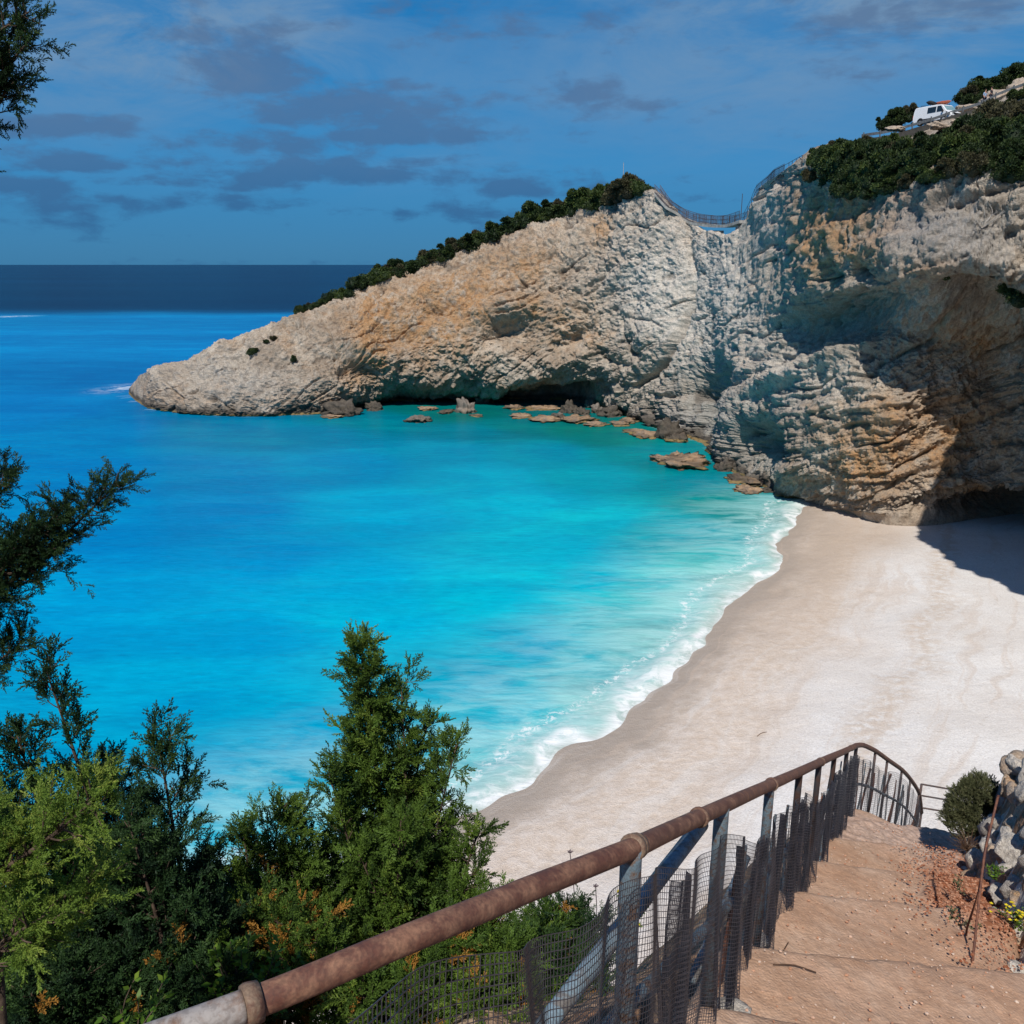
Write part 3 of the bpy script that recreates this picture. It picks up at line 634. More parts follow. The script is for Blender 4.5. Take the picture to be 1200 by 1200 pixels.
def gz(s, w):
    x, y = xy(np.array(float(s)), np.array(float(w)))
    return float(path_z(np.array(float(s)), np.array(float(w)))) if -.16 < w < 1.5 else float(ground_z(x, y))
# ---------------------------------------------------------------- stones
def ico(sub):
    bm = bmesh.new(); bmesh.ops.create_icosphere(bm, subdivisions=sub, radius=1)
    V = np.array([v.co[:] for v in bm.verts]); Fc = np.array([[v.index for v in f.verts] for f in bm.faces]); bm.free(); return V, Fc
ICO = {k: ico(k) for k in (1, 2, 3, 4, 5)}
def stone_mesh(name, size, seed, sub=4, mat=None, rough=.28, freq=1.1, tint=(0, 0, 0), stain=0, cuts=7, green=0, algae=0, wet_z=None):
    V, Fc = ICO[sub]; r = np.random.default_rng(seed); V = V.copy()
    for _ in range(cuts):                                   # facets
        n = r.normal(size=3); n /= np.linalg.norm(n); h = r.uniform(.5, .85); d = V@n; V -= np.maximum(d-h, 0)[:, None]*n*.9
    off = r.uniform(0, 50, 3)
    V = V*(1+rough*fbm(V*freq+off, 4)+.10*ridged(V*freq*2.6+off, 3)-.05)[:, None]*np.array(size)/1
    n_ = len(V); st_ = np.full(n_, stain, float); al = np.zeros(n_)
    if wet_z is not None:
        hz = V[:, 2]/max(size[2], .1); al = algae*np.exp(-((hz-wet_z)/.22)**2); st_ = np.clip(stain+.5*(1-sst(-.2, .9, hz)), 0, 1)
    return mesh(name, V, Fc, mat or MSTONE, True, {'tint': np.tile(np.array(tint, float), (n_, 1)), 'stain': st_, 'algae': al, 'teal_shade': np.full(n_, green, float)})
MSTONE = rock_mat('pale_stone', 7, ((.58, .50, .42), (.80, .74, .67)))
MBOULD = rock_mat('shore_rock', 1.6, ((.16, .135, .115), (.34, .29, .24)))
# right-hand bank of the path: stones one could lift (photo px, py, Y, size m, tint)
bank = [((1186, 1100), 5.15, (.40, .34, .30), (0, 1, 0), 'large white limestone rock beside the lower right path edge'),
        ((1170, 1078), 5.35, (.17, .15, .13), (0, .6, .2), 'jagged white rock with a dark hollow at its left side'),
        ((1192, 1150), 4.7, (.20, .24, .16), (0, 1, 0), 'smooth white rock lowest on the right edge of the path'),
        ((1172, 1048), 5.9, (.17, .16, .15), (.1, .6, .3), 'grey white stone just below the yellow flowers'),
        ((1192, 1000), 6.1, (.27, .2, .22), (.1, 1, 0), 'big white stone at the picture edge above the yellow flowers'),
        ((1170, 1000), 6.5, (.13, .13, .12), (.7, .3, 0), 'orange stained stone next to the iron rod'),
        ((1186, 967), 6.7, (.2, .15, .13), (.6, .3, 0), 'rust coloured stone halfway up the bank'),
        ((1168, 968), 7.1, (.14, .12, .10), (.1, .5, .5), 'small grey stone right of the rod tip'),
        ((1176, 936), 7.2, (.22, .15, .12), (0, .3, .9), 'flat blue grey stone lying on the upper bank'),
        ((1192, 928), 6.9, (.2, .15, .15), (.9, 0, 0), 'reddish stone under the topmost brown boulder'),
        ((1193, 900), 6.9, (.22, .2, .2), (.5, 0, .5), 'topmost brown boulder of the bank against the beach'),
        ((1160, 985), 7.0, (.10, .10, .09), (.2, .6, .3), 'little pale stone touching the iron rod'),
        ((1150, 1012), 6.8, (.09, .09, .07), (.6, .3, 0), 'small ochre stone at the foot of the bank'),
        ((1158, 1066), 5.7, (.10, .08, .08), (.2, .9, 0), 'small chalky stone left of the jagged white rock'),
        ((1190, 1052), 5.7, (.12, .1, .1), (.8, 0, 0), 'red earth covered stone beneath the flowers')]
def seat_(p, Y):
    q = hit(*p); return q if 3.5 < q[1] < 9.5 else at(*p, Y)
rb = np.random.default_rng(88)
for i in range(90):
    s_ = rb.uniform(3.9, 8.6); w_ = 1.50-.24*float(sst(4.6, 7., s_))+rb.uniform(.0, .6); x_, y_ = xy(s_, w_); k = rb.uniform(.04, .15)
    o = obj('bank_stone', stone_mesh('bank_stone', (k*rb.uniform(.9, 1.4), k, k*.75), 700+i % 12, 3, tint=[(.1, .8, 0), (.7, .2, 0), (0, .3, .8)][i % 3], cuts=12, rough=.2), None, (x_, y_, float(ground_z(np.array(x_), np.array(y_)))+k*.1)); o.rotation_euler = (i, i*.5, i*1.3)
    tag(o, ['small pale stone wedged in the red earth of the path bank', 'small rust coloured stone wedged in the red earth of the path bank', 'small grey stone wedged in the red earth of the path bank'][i % 3], 'stone', ['small pale stones in the path bank', 'small rust coloured stones in the path bank', 'small grey stones in the path bank'][i % 3])
for i, (p, Y, sz, ti, lb) in enumerate(bank):
    o = obj('bank_stone', stone_mesh('bank_stone', tuple(q*.8 for q in sz), 100+i, 4, tint=ti, cuts=14, rough=.2), None, seat_(p, Y)); o.rotation_euler = (.2*i, .1*i, i*1.3)
    tag(o, lb, 'stone', 'stones in the bank on the right of the path')
kerb = [((858, 1185), (.11, .1, .08), 'pale block of stone at the foot of the near blue post', (0, .6, .2)), ((901, 1078), (.06, .09, .07), 'white stone on the left edge of the path', (0, 1, 0)),
        ((887, 1098), (.10, .07, .04), 'flat dark stone slab below the white stone by the fence', (.2, 0, 1)), ((931, 1043), (.05, .05, .04), 'grey fist sized stone under the fence', (0, .2, 1)),
        ((918, 1040), (.09, .07, .08), 'dark red stone leaning under the fence', (.9, 0, .3)), ((952, 1002), (.09, .06, .06), 'orange building block in the fence gap', (1, .2, 0)),
        ((941, 1025), (.07, .06, .05), 'small dark cobble between red stone and orange block', (.3, 0, .6)), ((908, 1060), (.08, .05, .05), 'narrow rust coloured stone beside the white stone', (.8, 0, .2))]
for i, (p, sz, lb, ti) in enumerate(kerb):
    d_ = ray(*p)
    # meet the slope plane
    num = (H-2.72+.485*(O@U)) - H; den = d_[2]+.485*(d_[0]*U[0]+d_[1]*U[1]); tt = (-2.72+.485*float(O@U))/den
    Pq = np.array((0, 0, H))+d_*tt
    o = obj('edge_stone', stone_mesh('edge_stone', sz, 140+i, 3, tint=ti, rough=.16, cuts=11), None, Pq); o.rotation_euler = (0, .2, i)
    tag(o, lb, 'stone', 'loose stones along the left edge of the path')
# gravel patch: far too many pieces to count
gv = MB(); r = np.random.default_rng(5); tint_l = []
sg = r.uniform(3.6, 8.0, 7500); wg = r.uniform(.5, 1.6, 7500)
den = gauss(sg, wg, 5.9, 1.28, 1.9, .45)
keep = r.random(7500) < np.clip(den*1.3-.1, 0.0, 1); sg = sg[keep]; wg = wg[keep]
sg = np.r_[sg, r.uniform(-2, 9.3, 2600)]; wg = np.r_[wg, r.uniform(-.1, 1.45, 2600)]
zg = path_z(sg, np.clip(wg, -.1, 1.5)); gx_, gy_ = xy(sg, wg)
V1, F1 = ICO[1]
for i in range(len(sg)):
    k = r.uniform(.004, .016)*(1 if i < keep.sum() else r.choice([.35, .5, .9])); Vv = V1*r.uniform(.6, 1.2, V1.shape)*np.array((1, .8, .6))*k
    a = r.uniform(0, 6.28); ca, sa = math.cos(a), math.sin(a)
    Vv = np.stack([Vv[:, 0]*ca-Vv[:, 1]*sa, Vv[:, 0]*sa+Vv[:, 1]*ca, Vv[:, 2]], -1)
    gv.add(Vv+np.array((gx_[i], gy_[i], zg[i]+.012+(.045 if i < keep.sum() else 0))), F1); tint_l.append(np.full(len(V1), r.random()+(0 if i < keep.sum() else .6)))
t = NT('red_gravel', .95, .1); c = t.mix(t.math('MINIMUM', t.attr('tone'), 1.), (.24, .075, .035), (.50, .27, .17)); c = t.mix(t.ramp(t.attr('tone'), .95, 1.5), c, (.60, .47, .38)); M_GR = t.fin(c)
o = gv.build('gravel', M_GR, attrs={'tone': np.concatenate(tint_l)}); o['kind'] = 'stuff'; tag(o, 'red brown gravel strewn over the right side of the path', 'gravel')
# ---------------------------------------------------------------- railing with wire net
def rust(name, a, b, sc=14, lo=.42, hi=.6, rough=.6, metal=.0, spec=.4):
    t = NT(name, rough, spec); n_ = t.noise(sc, 6, .7, t.co((1, 1, 1)), .4); c = t.mix(t.ramp(n_, lo, hi), a, b); c = t.mix(t.ramp(t.noise(sc*7, 3), .35, .6, .35, 0), c, (.05, .03, .025))
    t.b.inputs['Metallic'].default_value = metal
    return t.fin(c, t.mix(t.ramp(n_, .4, .6), (rough,)*3, (rough+.2,)*3), t.bump(t.noise(sc*5, 4), .35, .004))
M_RAIL = rust('rusty_pipe', (.13, .052, .035), (.30, .155, .095), 16, .38, .68)
M_GREYP = rust('weathered_grey_pipe', (.33, .30, .28), (.20, .12, .08), 12, .5, .7)
M_COLL = rust('weld_collar', (.22, .15, .10), (.13, .06, .04), 20)
M_BLUE = rust('flaking_blue_paint', (.15, .21, .25), (.16, .10, .07), 22, .48, .60)
M_BLUEL = rust('pale_blue_paint', (.24, .33, .38), (.20, .18, .16), 14, .46, .62)
M_BROWN = rust('brown_post', (.08, .045, .035), (.05, .05, .055), 12)
M_WIRE = simple('dark_wire', (.060, .055, .065), .5, .4)
M_FOLD = simple('bunched_net', (.050, .048, .060), .6, .3)
fence = empty('railing', P3(0, 0, 0), 'rusty pipe railing with wire netting running down beside the steps', 'railing')
def local(o, par): o.matrix_parent_inverse = Matrix.Translation(-par.location); return o
beyond = [at(1012, 873.5, 10.8), at(1026, 880, 11.4), at(1040, 890, 12.0), at(1057, 902, 12.9), at(1067, 913, 13.6), at(1077, 929, 14.4), at(1080, 952, 15.2)]
def railp(s): return P3(s, 0, 1.10)
s_end = 9.1
def smooth(P, k=8):
    P = np.array(P); idx = np.linspace(0, len(P)-1, (len(P)-1)*k+1); return crom(P, idx)
near_ = [ray(px, py)*t_+np.array((0, 0, H)) for px, py, t_ in [(40, 1270, 1.45), (150, 1230, 1.5), (285, 1179, 1.58), (390, 1138, 1.68), (500, 1092, 1.83), (620, 1041, 2.13)]]
near_ = list(smooth(near_, 5))
RP = near_+[railp(s) for s in np.linspace(0, s_end, 36)]+beyond
RS = smooth(RP, 4)
RS[:, 2] += .002*np.sin(np.arange(len(RS))*.11)
iA = int(np.argmin(np.abs(proj(RS)[0]-284))) 
local(MB().tube(RS[iA:], np.linspace(.0282, .034, len(RS)-iA), 20).build('handrail', M_RAIL, fence, True), fence)
local(MB().tube(RS[:iA+1], .0292, 20).build('handrail', M_GREYP, fence, True), fence)
for sc_, rr in [(-9, .038), (0, .040), (.03, .038), (.78, .039), (2.42, .039), (4.9, .038), (8.2, .038)]:
    a = railp(sc_) if sc_ > -1 else RS[iA]; d_ = (railp(sc_+.03)-railp(sc_)) if sc_ > -1 else (RS[iA+1]-RS[iA])*.03/np.linalg.norm(RS[iA+1]-RS[iA])
    local(MB().tube([a, a+d_*.25, a+d_*.5, a+d_], [rr*.93, rr, rr, rr*.93], 18).build('collar', M_COLL, fence, True), fence)
posts = [(-2.3, .03, M_BLUE), (0, .032, M_BLUE), (1.18, .032, M_BLUE), (2.38, .027, M_BLUE), (3.6, .024, M_BROWN), (4.8, .024, M_BROWN), (6.1, .023, M_BROWN), (7.6, .023, M_BROWN), (9.1, .023, M_BROWN)]
for s_, r_, m_ in posts:
    a = railp(s_); b = P3(s_, 0, -.15); 
    p = MB().tube([a, a*.97+b*.03, b], r_, 12).build('post', m_, fence, True); local(p, fence)
for i in range(1, len(beyond)):
    a = beyond[i]; local(MB().tube([a, a+np.array((0, 0, -1.15))], .02, 8).build('post', M_BROWN, fence, True), fence)
mid = [P3(s, -.02, .50) for s in np.linspace(-3, s_end, 30)]+[b-np.array((0, 0, .6)) for b in beyond]
local(MB().tube(smooth(mid, 3), .021, 10).build('mid_rail', M_BLUE, fence, True), fence)
# pale blue diagonal brace pipe behind the net
br = MB().tube([P3(-1.35, -.16, .10), P3(-.2, -.15, .52), P3(1.05, -.05, 1.02)], .03, 14).build('brace', M_BLUEL, fence, True); local(br, fence)
br = MB().tube([P3(1.35, -.12, .10), P3(2.3, -.08, .62)], .024, 12).build('brace', M_BLUEL, fence, True); local(br, fence)
# net
def net_pt(s, h):            # s along, h 0..1 up; folds push it in and out of plane
    s = np.asarray(s, float); h = np.asarray(h, float)
    top = .90+.17*sst(.7, -.5, s)+.045*np.sin(s*2.3)+.03*np.sin(s*5.1+1)+.06*np.exp(-((s-.95)/.35)**2)+.16*np.exp(-((s-7.9)/.6)**2)-.10*np.exp(-((s-5)/1.2)**2)
    zrel = .0+h*top+.010*np.sin(s*31+h*2)*(1-h)+.02*np.sin(s*9+h*4)*(1-h)
    wv = .045+.020*np.sin(s*14+h*1.5)+.012*np.sin(s*37+2)*(1.1-h)+.03*(1-h)*np.sin(s*6)
    ss = s+.03*np.sin(s*8+h*3)
    if RSL is not None:
        far = s > s_end
        x, y = xy(np.minimum(ss, s_end), wv); z = zslope(np.minimum(ss, s_end))+zrel
        k = np.clip((s-s_end)/4.2*(len(beyond)-.001), 0, len(beyond)-1.001); Pb = crom(np.vstack([railp(s_end)[None], np.array(beyond)]), k.ravel()).reshape(k.shape+(3,))
        x = np.where(far, Pb[..., 0]+wv*.9, x); y = np.where(far, Pb[..., 1]-wv*.4, y); z = np.where(far, Pb[..., 2]-1.1+zrel, z)
        return np.stack([x, y, z], -1)
RSL = True
def ribbon_net(mb, s0, s1, ds, nh, wid, dh0=0, h0=0., h1=1.):
    hh = np.linspace(h0, h1, 15)
    # uprights: thin two-sided prisms
    sv_ = np.arange(s0, s1, ds)
    def prisms(A, wd):           # A: (n, m, 3) polylines -> crossed ribbons
        T = np.gradient(A, axis=1); T /= np.linalg.norm(T, axis=2)[..., None]+1e-9
        ax = np.array((Wv[0], Wv[1], 0)); B1 = np.cross(T, ax); B1 /= np.linalg.norm(B1, axis=2)[..., None]+1e-9
        off = [B1*wd*.5+ax*wd*.29, -B1*wd*.5+ax*wd*.29, -ax*wd*.58]
        n, m = A.shape[:2]; V = np.stack([A+o_ for o_ in off], 2).reshape(-1, 3)
        i = (np.arange(n)[:, None, None]*m+np.arange(m-1)[None, :, None])*3; j = np.arange(3)[None, None]; k = (j+1) % 3
        mb.add(V, np.stack([i+j+k*0, i+k, i+3+k, i+3+j], -1).reshape(-1, 4))
    S_, H_ = np.meshgrid(sv_, hh, indexing='ij'); prisms(net_pt(S_, H_), wid)
    nv = nh; hs = np.linspace(h0, h1, nv); sl_ = np.arange(s0, s1, .03)
    H2, S2 = np.meshgrid(hs, sl_, indexing='ij'); prisms(net_pt(S2, H2), wid*1.25)
nb = MB(); ribbon_net(nb, -3.0, 2.5, .0125, 44, .0019)
ribbon_net(nb, 2.5, 6, .018, 40, .0022); ribbon_net(nb, 6, 13.2, .03, 30, .0035)
local(nb.build('wire_net', M_WIRE, fence, False), fence)
# bunched folds of net and leaning pickets
r = np.random.default_rng(21)
folds = [(.48, .26, .03), (1.42, .14, .0), (2.05, .14, .1), (2.75, .2, .06), (3.25, .12, -.1), (3.6, .2, .05), (4.2, .22, .1), (4.75, .14, .12), (5.2, .22, .15), (5.75, .2, .16), (6.3, .2, .2), (6.9, .25, .2), (7.5, .25, .12), (8.0, .2, .1), (8.5, .3, .08), (9.0, .2, 0)]
for i, (s_, wd, ln) in enumerate(folds):
    mb = MB(); keep_net = net_pt
    def net_pt(s, h, s_=s_, ln=ln, wd=wd, i=i):
        P = keep_net(s+ln*np.asarray(h), np.asarray(h)*.94); k = -.022+.012*np.sin((np.asarray(s)-s_)/wd*19+i+np.asarray(h)*2)
        return P+np.stack([Wv[0]*k, Wv[1]*k, 0*k], -1)
    for rep_ in range(2 if s_ < 3 else 1):
        ribbon_net(mb, s_-wd/2+rep_*.002, s_+wd/2, .0045 if s_ < 3 else .008, 50, .0019 if s_ < 3 else .003)
    net_pt = keep_net
    local(mb.build('net_fold', M_FOLD, fence), fence)
M_RUSTD = rust('dark_rust', (.10, .035, .022), (.22, .09, .05), 16)
for i in range(38):
    s_ = 1.6+i*.30+r.uniform(-.08, .08) if i < 25 else 9.2+(i-25)*.30
    hgt_ = r.uniform(.88, .99); ln = r.uniform(-.02, .16); m_ = [M_BLUE, M_RUSTD, M_BROWN, M_BLUE, M_RUSTD][r.integers(5)]
    w_ = r.uniform(.02, .06)
    S_, H_ = np.meshgrid(np.array((-.5, .5))*w_, np.linspace(-.03, hgt_, 5)); Pt = net_pt(s_+S_+ln*H_, H_)-np.array((Wv[0], Wv[1], 0))*.055
    Pf = Pt-np.array((Wv[0], Wv[1], 0))*.012
    V = np.vstack([Pt.reshape(-1, 3), Pf.reshape(-1, 3)]); g1 = gridf(5, 2); n5 = 10
    side = np.array([(a, a+2, a+2+n5, a+n5) for a in (0, 2, 4, 6)]+[(a+2, a, a+n5, a+2+n5) for a in (1, 3, 5, 7)]+[(0, n5, n5+1, 1), (8, 9, n5+9, n5+8)])
    local(obj('picket', mesh('picket', V, [g1, g1[:, ::-1]+n5, side], m_), fence), fence)
# railing across the landing below
A0 = at(1080, 919, 15.4); A1 = at(1126, 927, 15.6); dirv = (A1-A0)/np.linalg.norm(A1-A0)
lr = empty('landing_railing', A0-np.array((0, 0, .62)), 'thin three bar railing across the landing beyond the bush', 'railing')
for k, dz in enumerate((0, -.25, -.52)): local(MB().tube([A0+np.array((0, 0, dz)), A0+dirv*2.0+np.array((0, 0, dz))], .018, 8).build('rail', M_BROWN, lr, True), lr)
for k in (0, 1.9): local(MB().tube([A0+dirv*k, A0+dirv*k-np.array((0, 0, 1.3))], .024, 8).build('post', M_BROWN, lr, True), lr)
# rusty rod on the right edge
b0 = at(1140, 1124, 5.0); b1 = at(1149, 1040, 5.25); b2 = at(1155, 995, 5.4); b3 = at(1170, 932, 5.62)
rod = empty('iron_rod', b0, 'thin rusty iron rod standing bent at the right path edge', 'rod')
local(MB().tube(smooth([b0-np.array((0, 0, .1)), b0, b1, b2, b3], 5), .009, 8).build('shaft', M_RUSTD, rod, True), rod)
c0 = at(1134, 1085, 5.3)
local(MB().tube(smooth([c0-np.array((0, 0, .08)), c0, at(1147, 1045, 5.3), at(1154, 998, 5.42), at(1160, 968, 5.5)], 5), .008, 7).build('brace', M_RUSTD, rod, True), rod)
# twigs on a step
M_TW = simple('dead_twig', (.10, .06, .04), .9, .1)
for i, (a, b, c_) in enumerate([((900, 1116), (912, 1112), (924, 1101)), ((919, 1118), (938, 1110), (962, 1115)), ((905, 1144), (930, 1146), (955, 1152))]):
    pts = []
    for p in (a, b, c_):
        d_ = ray(*p); tt = (-2.72+.485*float(O@U))/(d_[2]+.485*(d_[0]*U[0]+d_[1]*U[1])); q_ = np.array((0, 0, H))+d_*tt
        s_, w_ = sw(q_[0], q_[1]); q_[2] = float(path_z(np.array(s_), np.array(w_)))+.015; pts.append(q_)
    o = MB().tube(smooth(pts, 4), .004, 6).build('twig', M_TW); tag(o, ['short dark twig curving up on the left of a step', 'long thin dry twig bent over the middle step', 'straight dry stem lying on the nearest step'][i], 'twig', 'twigs lying on the steps')
# ---------------------------------------------------------------- foliage
def leaf_mat(name, a, b, c_, trans=.25, rough=.6):
    t = NT(name, rough, .25); tn = t.attr('tone')
    c = t.mix(t.ramp(tn, .0, .55), a, b); c = t.mix(t.ramp(tn, .62, .98), c, c_)
    c = t.mix(t.ramp(t.attr('dead'), .3, .7), c, (.40, .20, .04))
    t.setin(t.b.inputs['Base Color'], c)
    tr = t.node('ShaderNodeBsdfTranslucent'); t.link(c, tr.inputs[0]); mx = t.node('ShaderNodeMixShader'); mx.inputs[0].default_value = trans
    t.link(t.b.outputs[0], mx.inputs[1]); t.link(tr.outputs[0], mx.inputs[2]); t.link(mx.outputs[0], t.n['Material Output'].inputs[0])
    return t.m
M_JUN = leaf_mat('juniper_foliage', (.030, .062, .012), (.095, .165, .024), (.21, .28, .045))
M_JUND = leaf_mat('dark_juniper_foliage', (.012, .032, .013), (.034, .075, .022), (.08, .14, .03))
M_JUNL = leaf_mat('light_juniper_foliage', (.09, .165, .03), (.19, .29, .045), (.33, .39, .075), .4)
M_BROAD = leaf_mat('broad_leaf', (.05, .12, .015), (.11, .21, .025), (.22, .32, .04), .4, .45)
M_MAQ = leaf_mat('maquis_foliage', (.014, .027, .010), (.032, .055, .016), (.07, .095, .024), .12)
M_MAQ2 = leaf_mat('olive_maquis_foliage', (.028, .045, .014), (.055, .085, .020), (.10, .125, .030), .12)
M_THY = leaf_mat('thyme_foliage', (.065, .075, .035), (.13, .14, .065), (.22, .21, .11), .15)
M_BARK = simple('bark', (.085, .06, .045), .95, .1, .4, 20, 0, .01)
M_GREYW = simple('bleached_wood', (.42, .38, .34), .9, .1)
def blade(base, d, L, wd, nrm):
    d = d/np.linalg.norm(d); s_ = np.cross(d, nrm); s_ /= np.linalg.norm(s_)+1e-9
    return [base, base+d*L*.45+s_*wd, base+d*L, base+d*L*.45-s_*wd]
def frond(seed, nb=9, flat=.6, wd=.030, bl=.16):
    r = np.random.default_rng(seed); V = []
    up = np.array((0, 0, 1.)); bend = r.normal(0, .12, 2)
    stem = lambda h: np.array((bend[0]*h*h, bend[1]*h*h, h))
    for i in range(6):
        V += blade(stem(i/6), stem((i+1)/6)-stem(i/6), .2, wd*.8, r.normal(size=3))
    for i in range(nb):
        h = .12+.8*i/nb; a = (i % 2)*math.pi+r.normal(0, flat); out = np.array((math.cos(a), math.sin(a), 0))
        d = out*.62+up*(.78+.3*h)+r.normal(0, .1, 3); d /= np.linalg.norm(d); Lb = .42*(1-h*.62)*r.uniform(.75, 1.15); b = stem(h)
        k = max(2, int(Lb/.085))
        for j in range(k):
            q_ = b+d*Lb*j/k; V += blade(q_, d+r.normal(0, .12, 3), bl*r.uniform(.8, 1.1), wd, r.normal(size=3))
            for sg_ in (-1, 1):
                sd_ = np.cross(d, r.normal(size=3)); sd_ /= np.linalg.norm(sd_)
                V += blade(q_, d*.8+sd_*.6, bl*r.uniform(.5, .85), wd*.85, r.normal(size=3))
    return np.array(V)
FR = [frond(i) for i in range(6)]
FR_L = [frond(i+20, 7, .9, .045, .22) for i in range(3)]
def place(templates, P, Dn, sc, rg, tone, dead=None):
    """instances of a template (blades along +Z) baked into one vertex array"""
    P = np.asarray(P); Dn = np.asarray(Dn); Dn = Dn/np.linalg.norm(Dn, axis=1)[:, None]; n = len(P)
    rv = rg.normal(size=(n, 3)); Xa = np.cross(Dn, rv); Xa /= np.linalg.norm(Xa, axis=1)[:, None]; Ya = np.cross(Dn, Xa)
    Vs = []; Ts = []; Ds = []; pick = rg.integers(len(templates), size=n)
    for k, T in enumerate(templates):
        m = pick == k
        if not m.any(): continue
        V = T[None, :, 0, None]*Xa[m][:, None]+T[None, :, 1, None]*Ya[m][:, None]+T[None, :, 2, None]*Dn[m][:, None]
        V = V*sc[m][:, None, None]+P[m][:, None]
        Vs.append(V.reshape(-1, 3)); tt = np.repeat(tone[m], len(T))+np.tile(np.repeat(rg.uniform(-.12, .12, len(T)//4), 4), m.sum()); Ts.append(tt)
        Ds.append(np.repeat(dead[m] if dead is not None else np.zeros(m.sum()), len(T)))
    V = np.vstack(Vs); return V, np.concatenate(Ts), np.concatenate(Ds)
def bez(a, b, bow, n=8):
    t_ = np.linspace(0, 1, n)[:, None]; return a+(b-a)*t_+bow*np.sin(t_*math.pi)
class Juniper:
    """leaders with side limbs that reach up; each limb carries twigs with sprays of scale leaves"""
    def __init__(s, seed): s.r = np.random.default_rng(seed); s.P = []; s.D = []; s.S = []; s.T = []; s.K = []; s.wood = MB()
    def leader(s, base, top, prof, nl, fr=.13, up=.9, start=.1, twigs=9, nf=5, tone=0., thick=.03, dead=0., tipd=1):
        r = s.r; base = np.array(base, float); top = np.array(top, float); ax = top-base; L = np.linalg.norm(ax); axn = ax/L
        line = bez(base, top, r.normal(0, .03*L, 3), 12); s.wood.tube(line, np.linspace(thick, .004, 12), 7)
        def at_(f): x = f*11; i = int(min(x, 10)); return line[i]+(line[i+1]-line[i])*(x-i)
        pr = np.array(prof)
        for i in range(nl):
            f = start+(1-start)*((i+.5)/nl)**.9; R_ = np.interp(f, np.linspace(0, 1, len(pr)), pr)*r.uniform(.62, 1.15)
            a = i*2.4+r.normal(0, .4); n1_ = np.cross(axn, (.31, .9, .1)); n1_ /= np.linalg.norm(n1_); n2_ = np.cross(axn, n1_)
            out = n1_*math.cos(a)+n2_*math.sin(a); b = at_(f)
            d = out+axn*up*r.uniform(.5, 1.2)+np.array((0, 0, .25)); d /= np.linalg.norm(d)
            Ll = max(R_/max(.35, math.hypot(*(d-axn*(d@axn))[:2], (d-axn*(d@axn))[2])), .08)
            limb = bez(b, b+d*Ll, np.array((0, 0, -.06*Ll))+r.normal(0, .03*Ll, 3), 7)
            s.wood.tube(limb, np.linspace(max(.004, .012*Ll/.5), .002, 7), 5, False)
            nt_ = max(2, int(twigs*Ll/.6)); tn_l = r.uniform(.1, .75)+tone
            for j in range(nt_):
                g = .25+.75*(j+r.random())/nt_; x = g*6; q_ = int(min(x, 5)); pb = limb[q_]+(limb[q_+1]-limb[q_])*(x-q_)
                td = d+r.normal(0, .55, 3)+np.array((0, 0, .35)); td /= np.linalg.norm(td); tl = r.uniform(.09, .2)*min(1, Ll/.35+.4)
                if j == 0 and r.random() < .6: s.wood.tube([pb, pb+td*tl], [.003, .0015], 4, False)
                isd = 1. if r.random() < dead else 0.
                for k in range(nf):
                    h = (k+.6)/nf; fd_ = td+r.normal(0, .42, 3); s.P.append(pb+td*tl*h); s.D.append(fd_); s.S.append(fr*r.uniform(.65, 1.15)); s.T.append(tn_l+r.normal(0, .1)); s.K.append(isd)
        for k in range(5*tipd):
            s.P.append(at_(.93+.02*k)); s.D.append(axn+r.normal(0, .25, 3)); s.S.append(fr); s.T.append(.6); s.K.append(0)
    def build(s, name, loc, label, cat, mat, group=None, tm=None):
        e_ = empty(name, loc, label, cat, group)
        V, T, K = place(tm or FR, s.P, s.D, np.array(s.S), s.r, np.array(s.T), np.array(s.K))
        F_ = np.arange(len(V)).reshape(-1, 4)
        local(obj('crown', mesh('crown', V, F_, mat, False, {'tone': T, 'dead': K}), e_), e_)
        local(s.wood.build('trunk', M_BARK, e_, True), e_)
        return e_
def gpt(x, y, dz=-.1): return np.array((x, y, float(ground_z(np.array(x), np.array(y)))+dz))
# (1) tall juniper in the middle
T1 = at(424, 760, 6.0); b1 = gpt(-.95, 6.1)
j = Juniper(11)
foot = np.array((b1[0], b1[1], min(b1[2], T1[2]-3.4)))
j.leader(foot, T1, [.75, .86, .80, .72, .62, .50, .36, .27, .20, .12, .04], 130, .15, 1.1, .06, 13, 6, 0, .06)
for (p, Y, R0) in [((535, 872), 5.9, .3), ((385, 905), 5.8, .22), ((500, 850), 6.3, .25), ((560, 975), 5.6, .3), ((350, 955), 5.8, .25), ((470, 800), 6.1, .2), ((470, 960), 5.3, .36), ((420, 1000), 5.3, .36), ((545, 1040), 5.4, .34)]:
    tp = at(*p, Y); bs = foot+(T1-foot)*.15+(tp-foot)*np.array((.25, .25, .12)); j.leader(bs, tp, [R0*.6, R0*1.2, R0*1.2, R0, R0*.75, R0*.45, .04], 34, .14, 1.0, .25, 12, 6, 0, .022)
j.build('juniper_tree', foot, 'tall bushy green juniper with a pointed top in the middle foreground', 'tree', M_JUN)
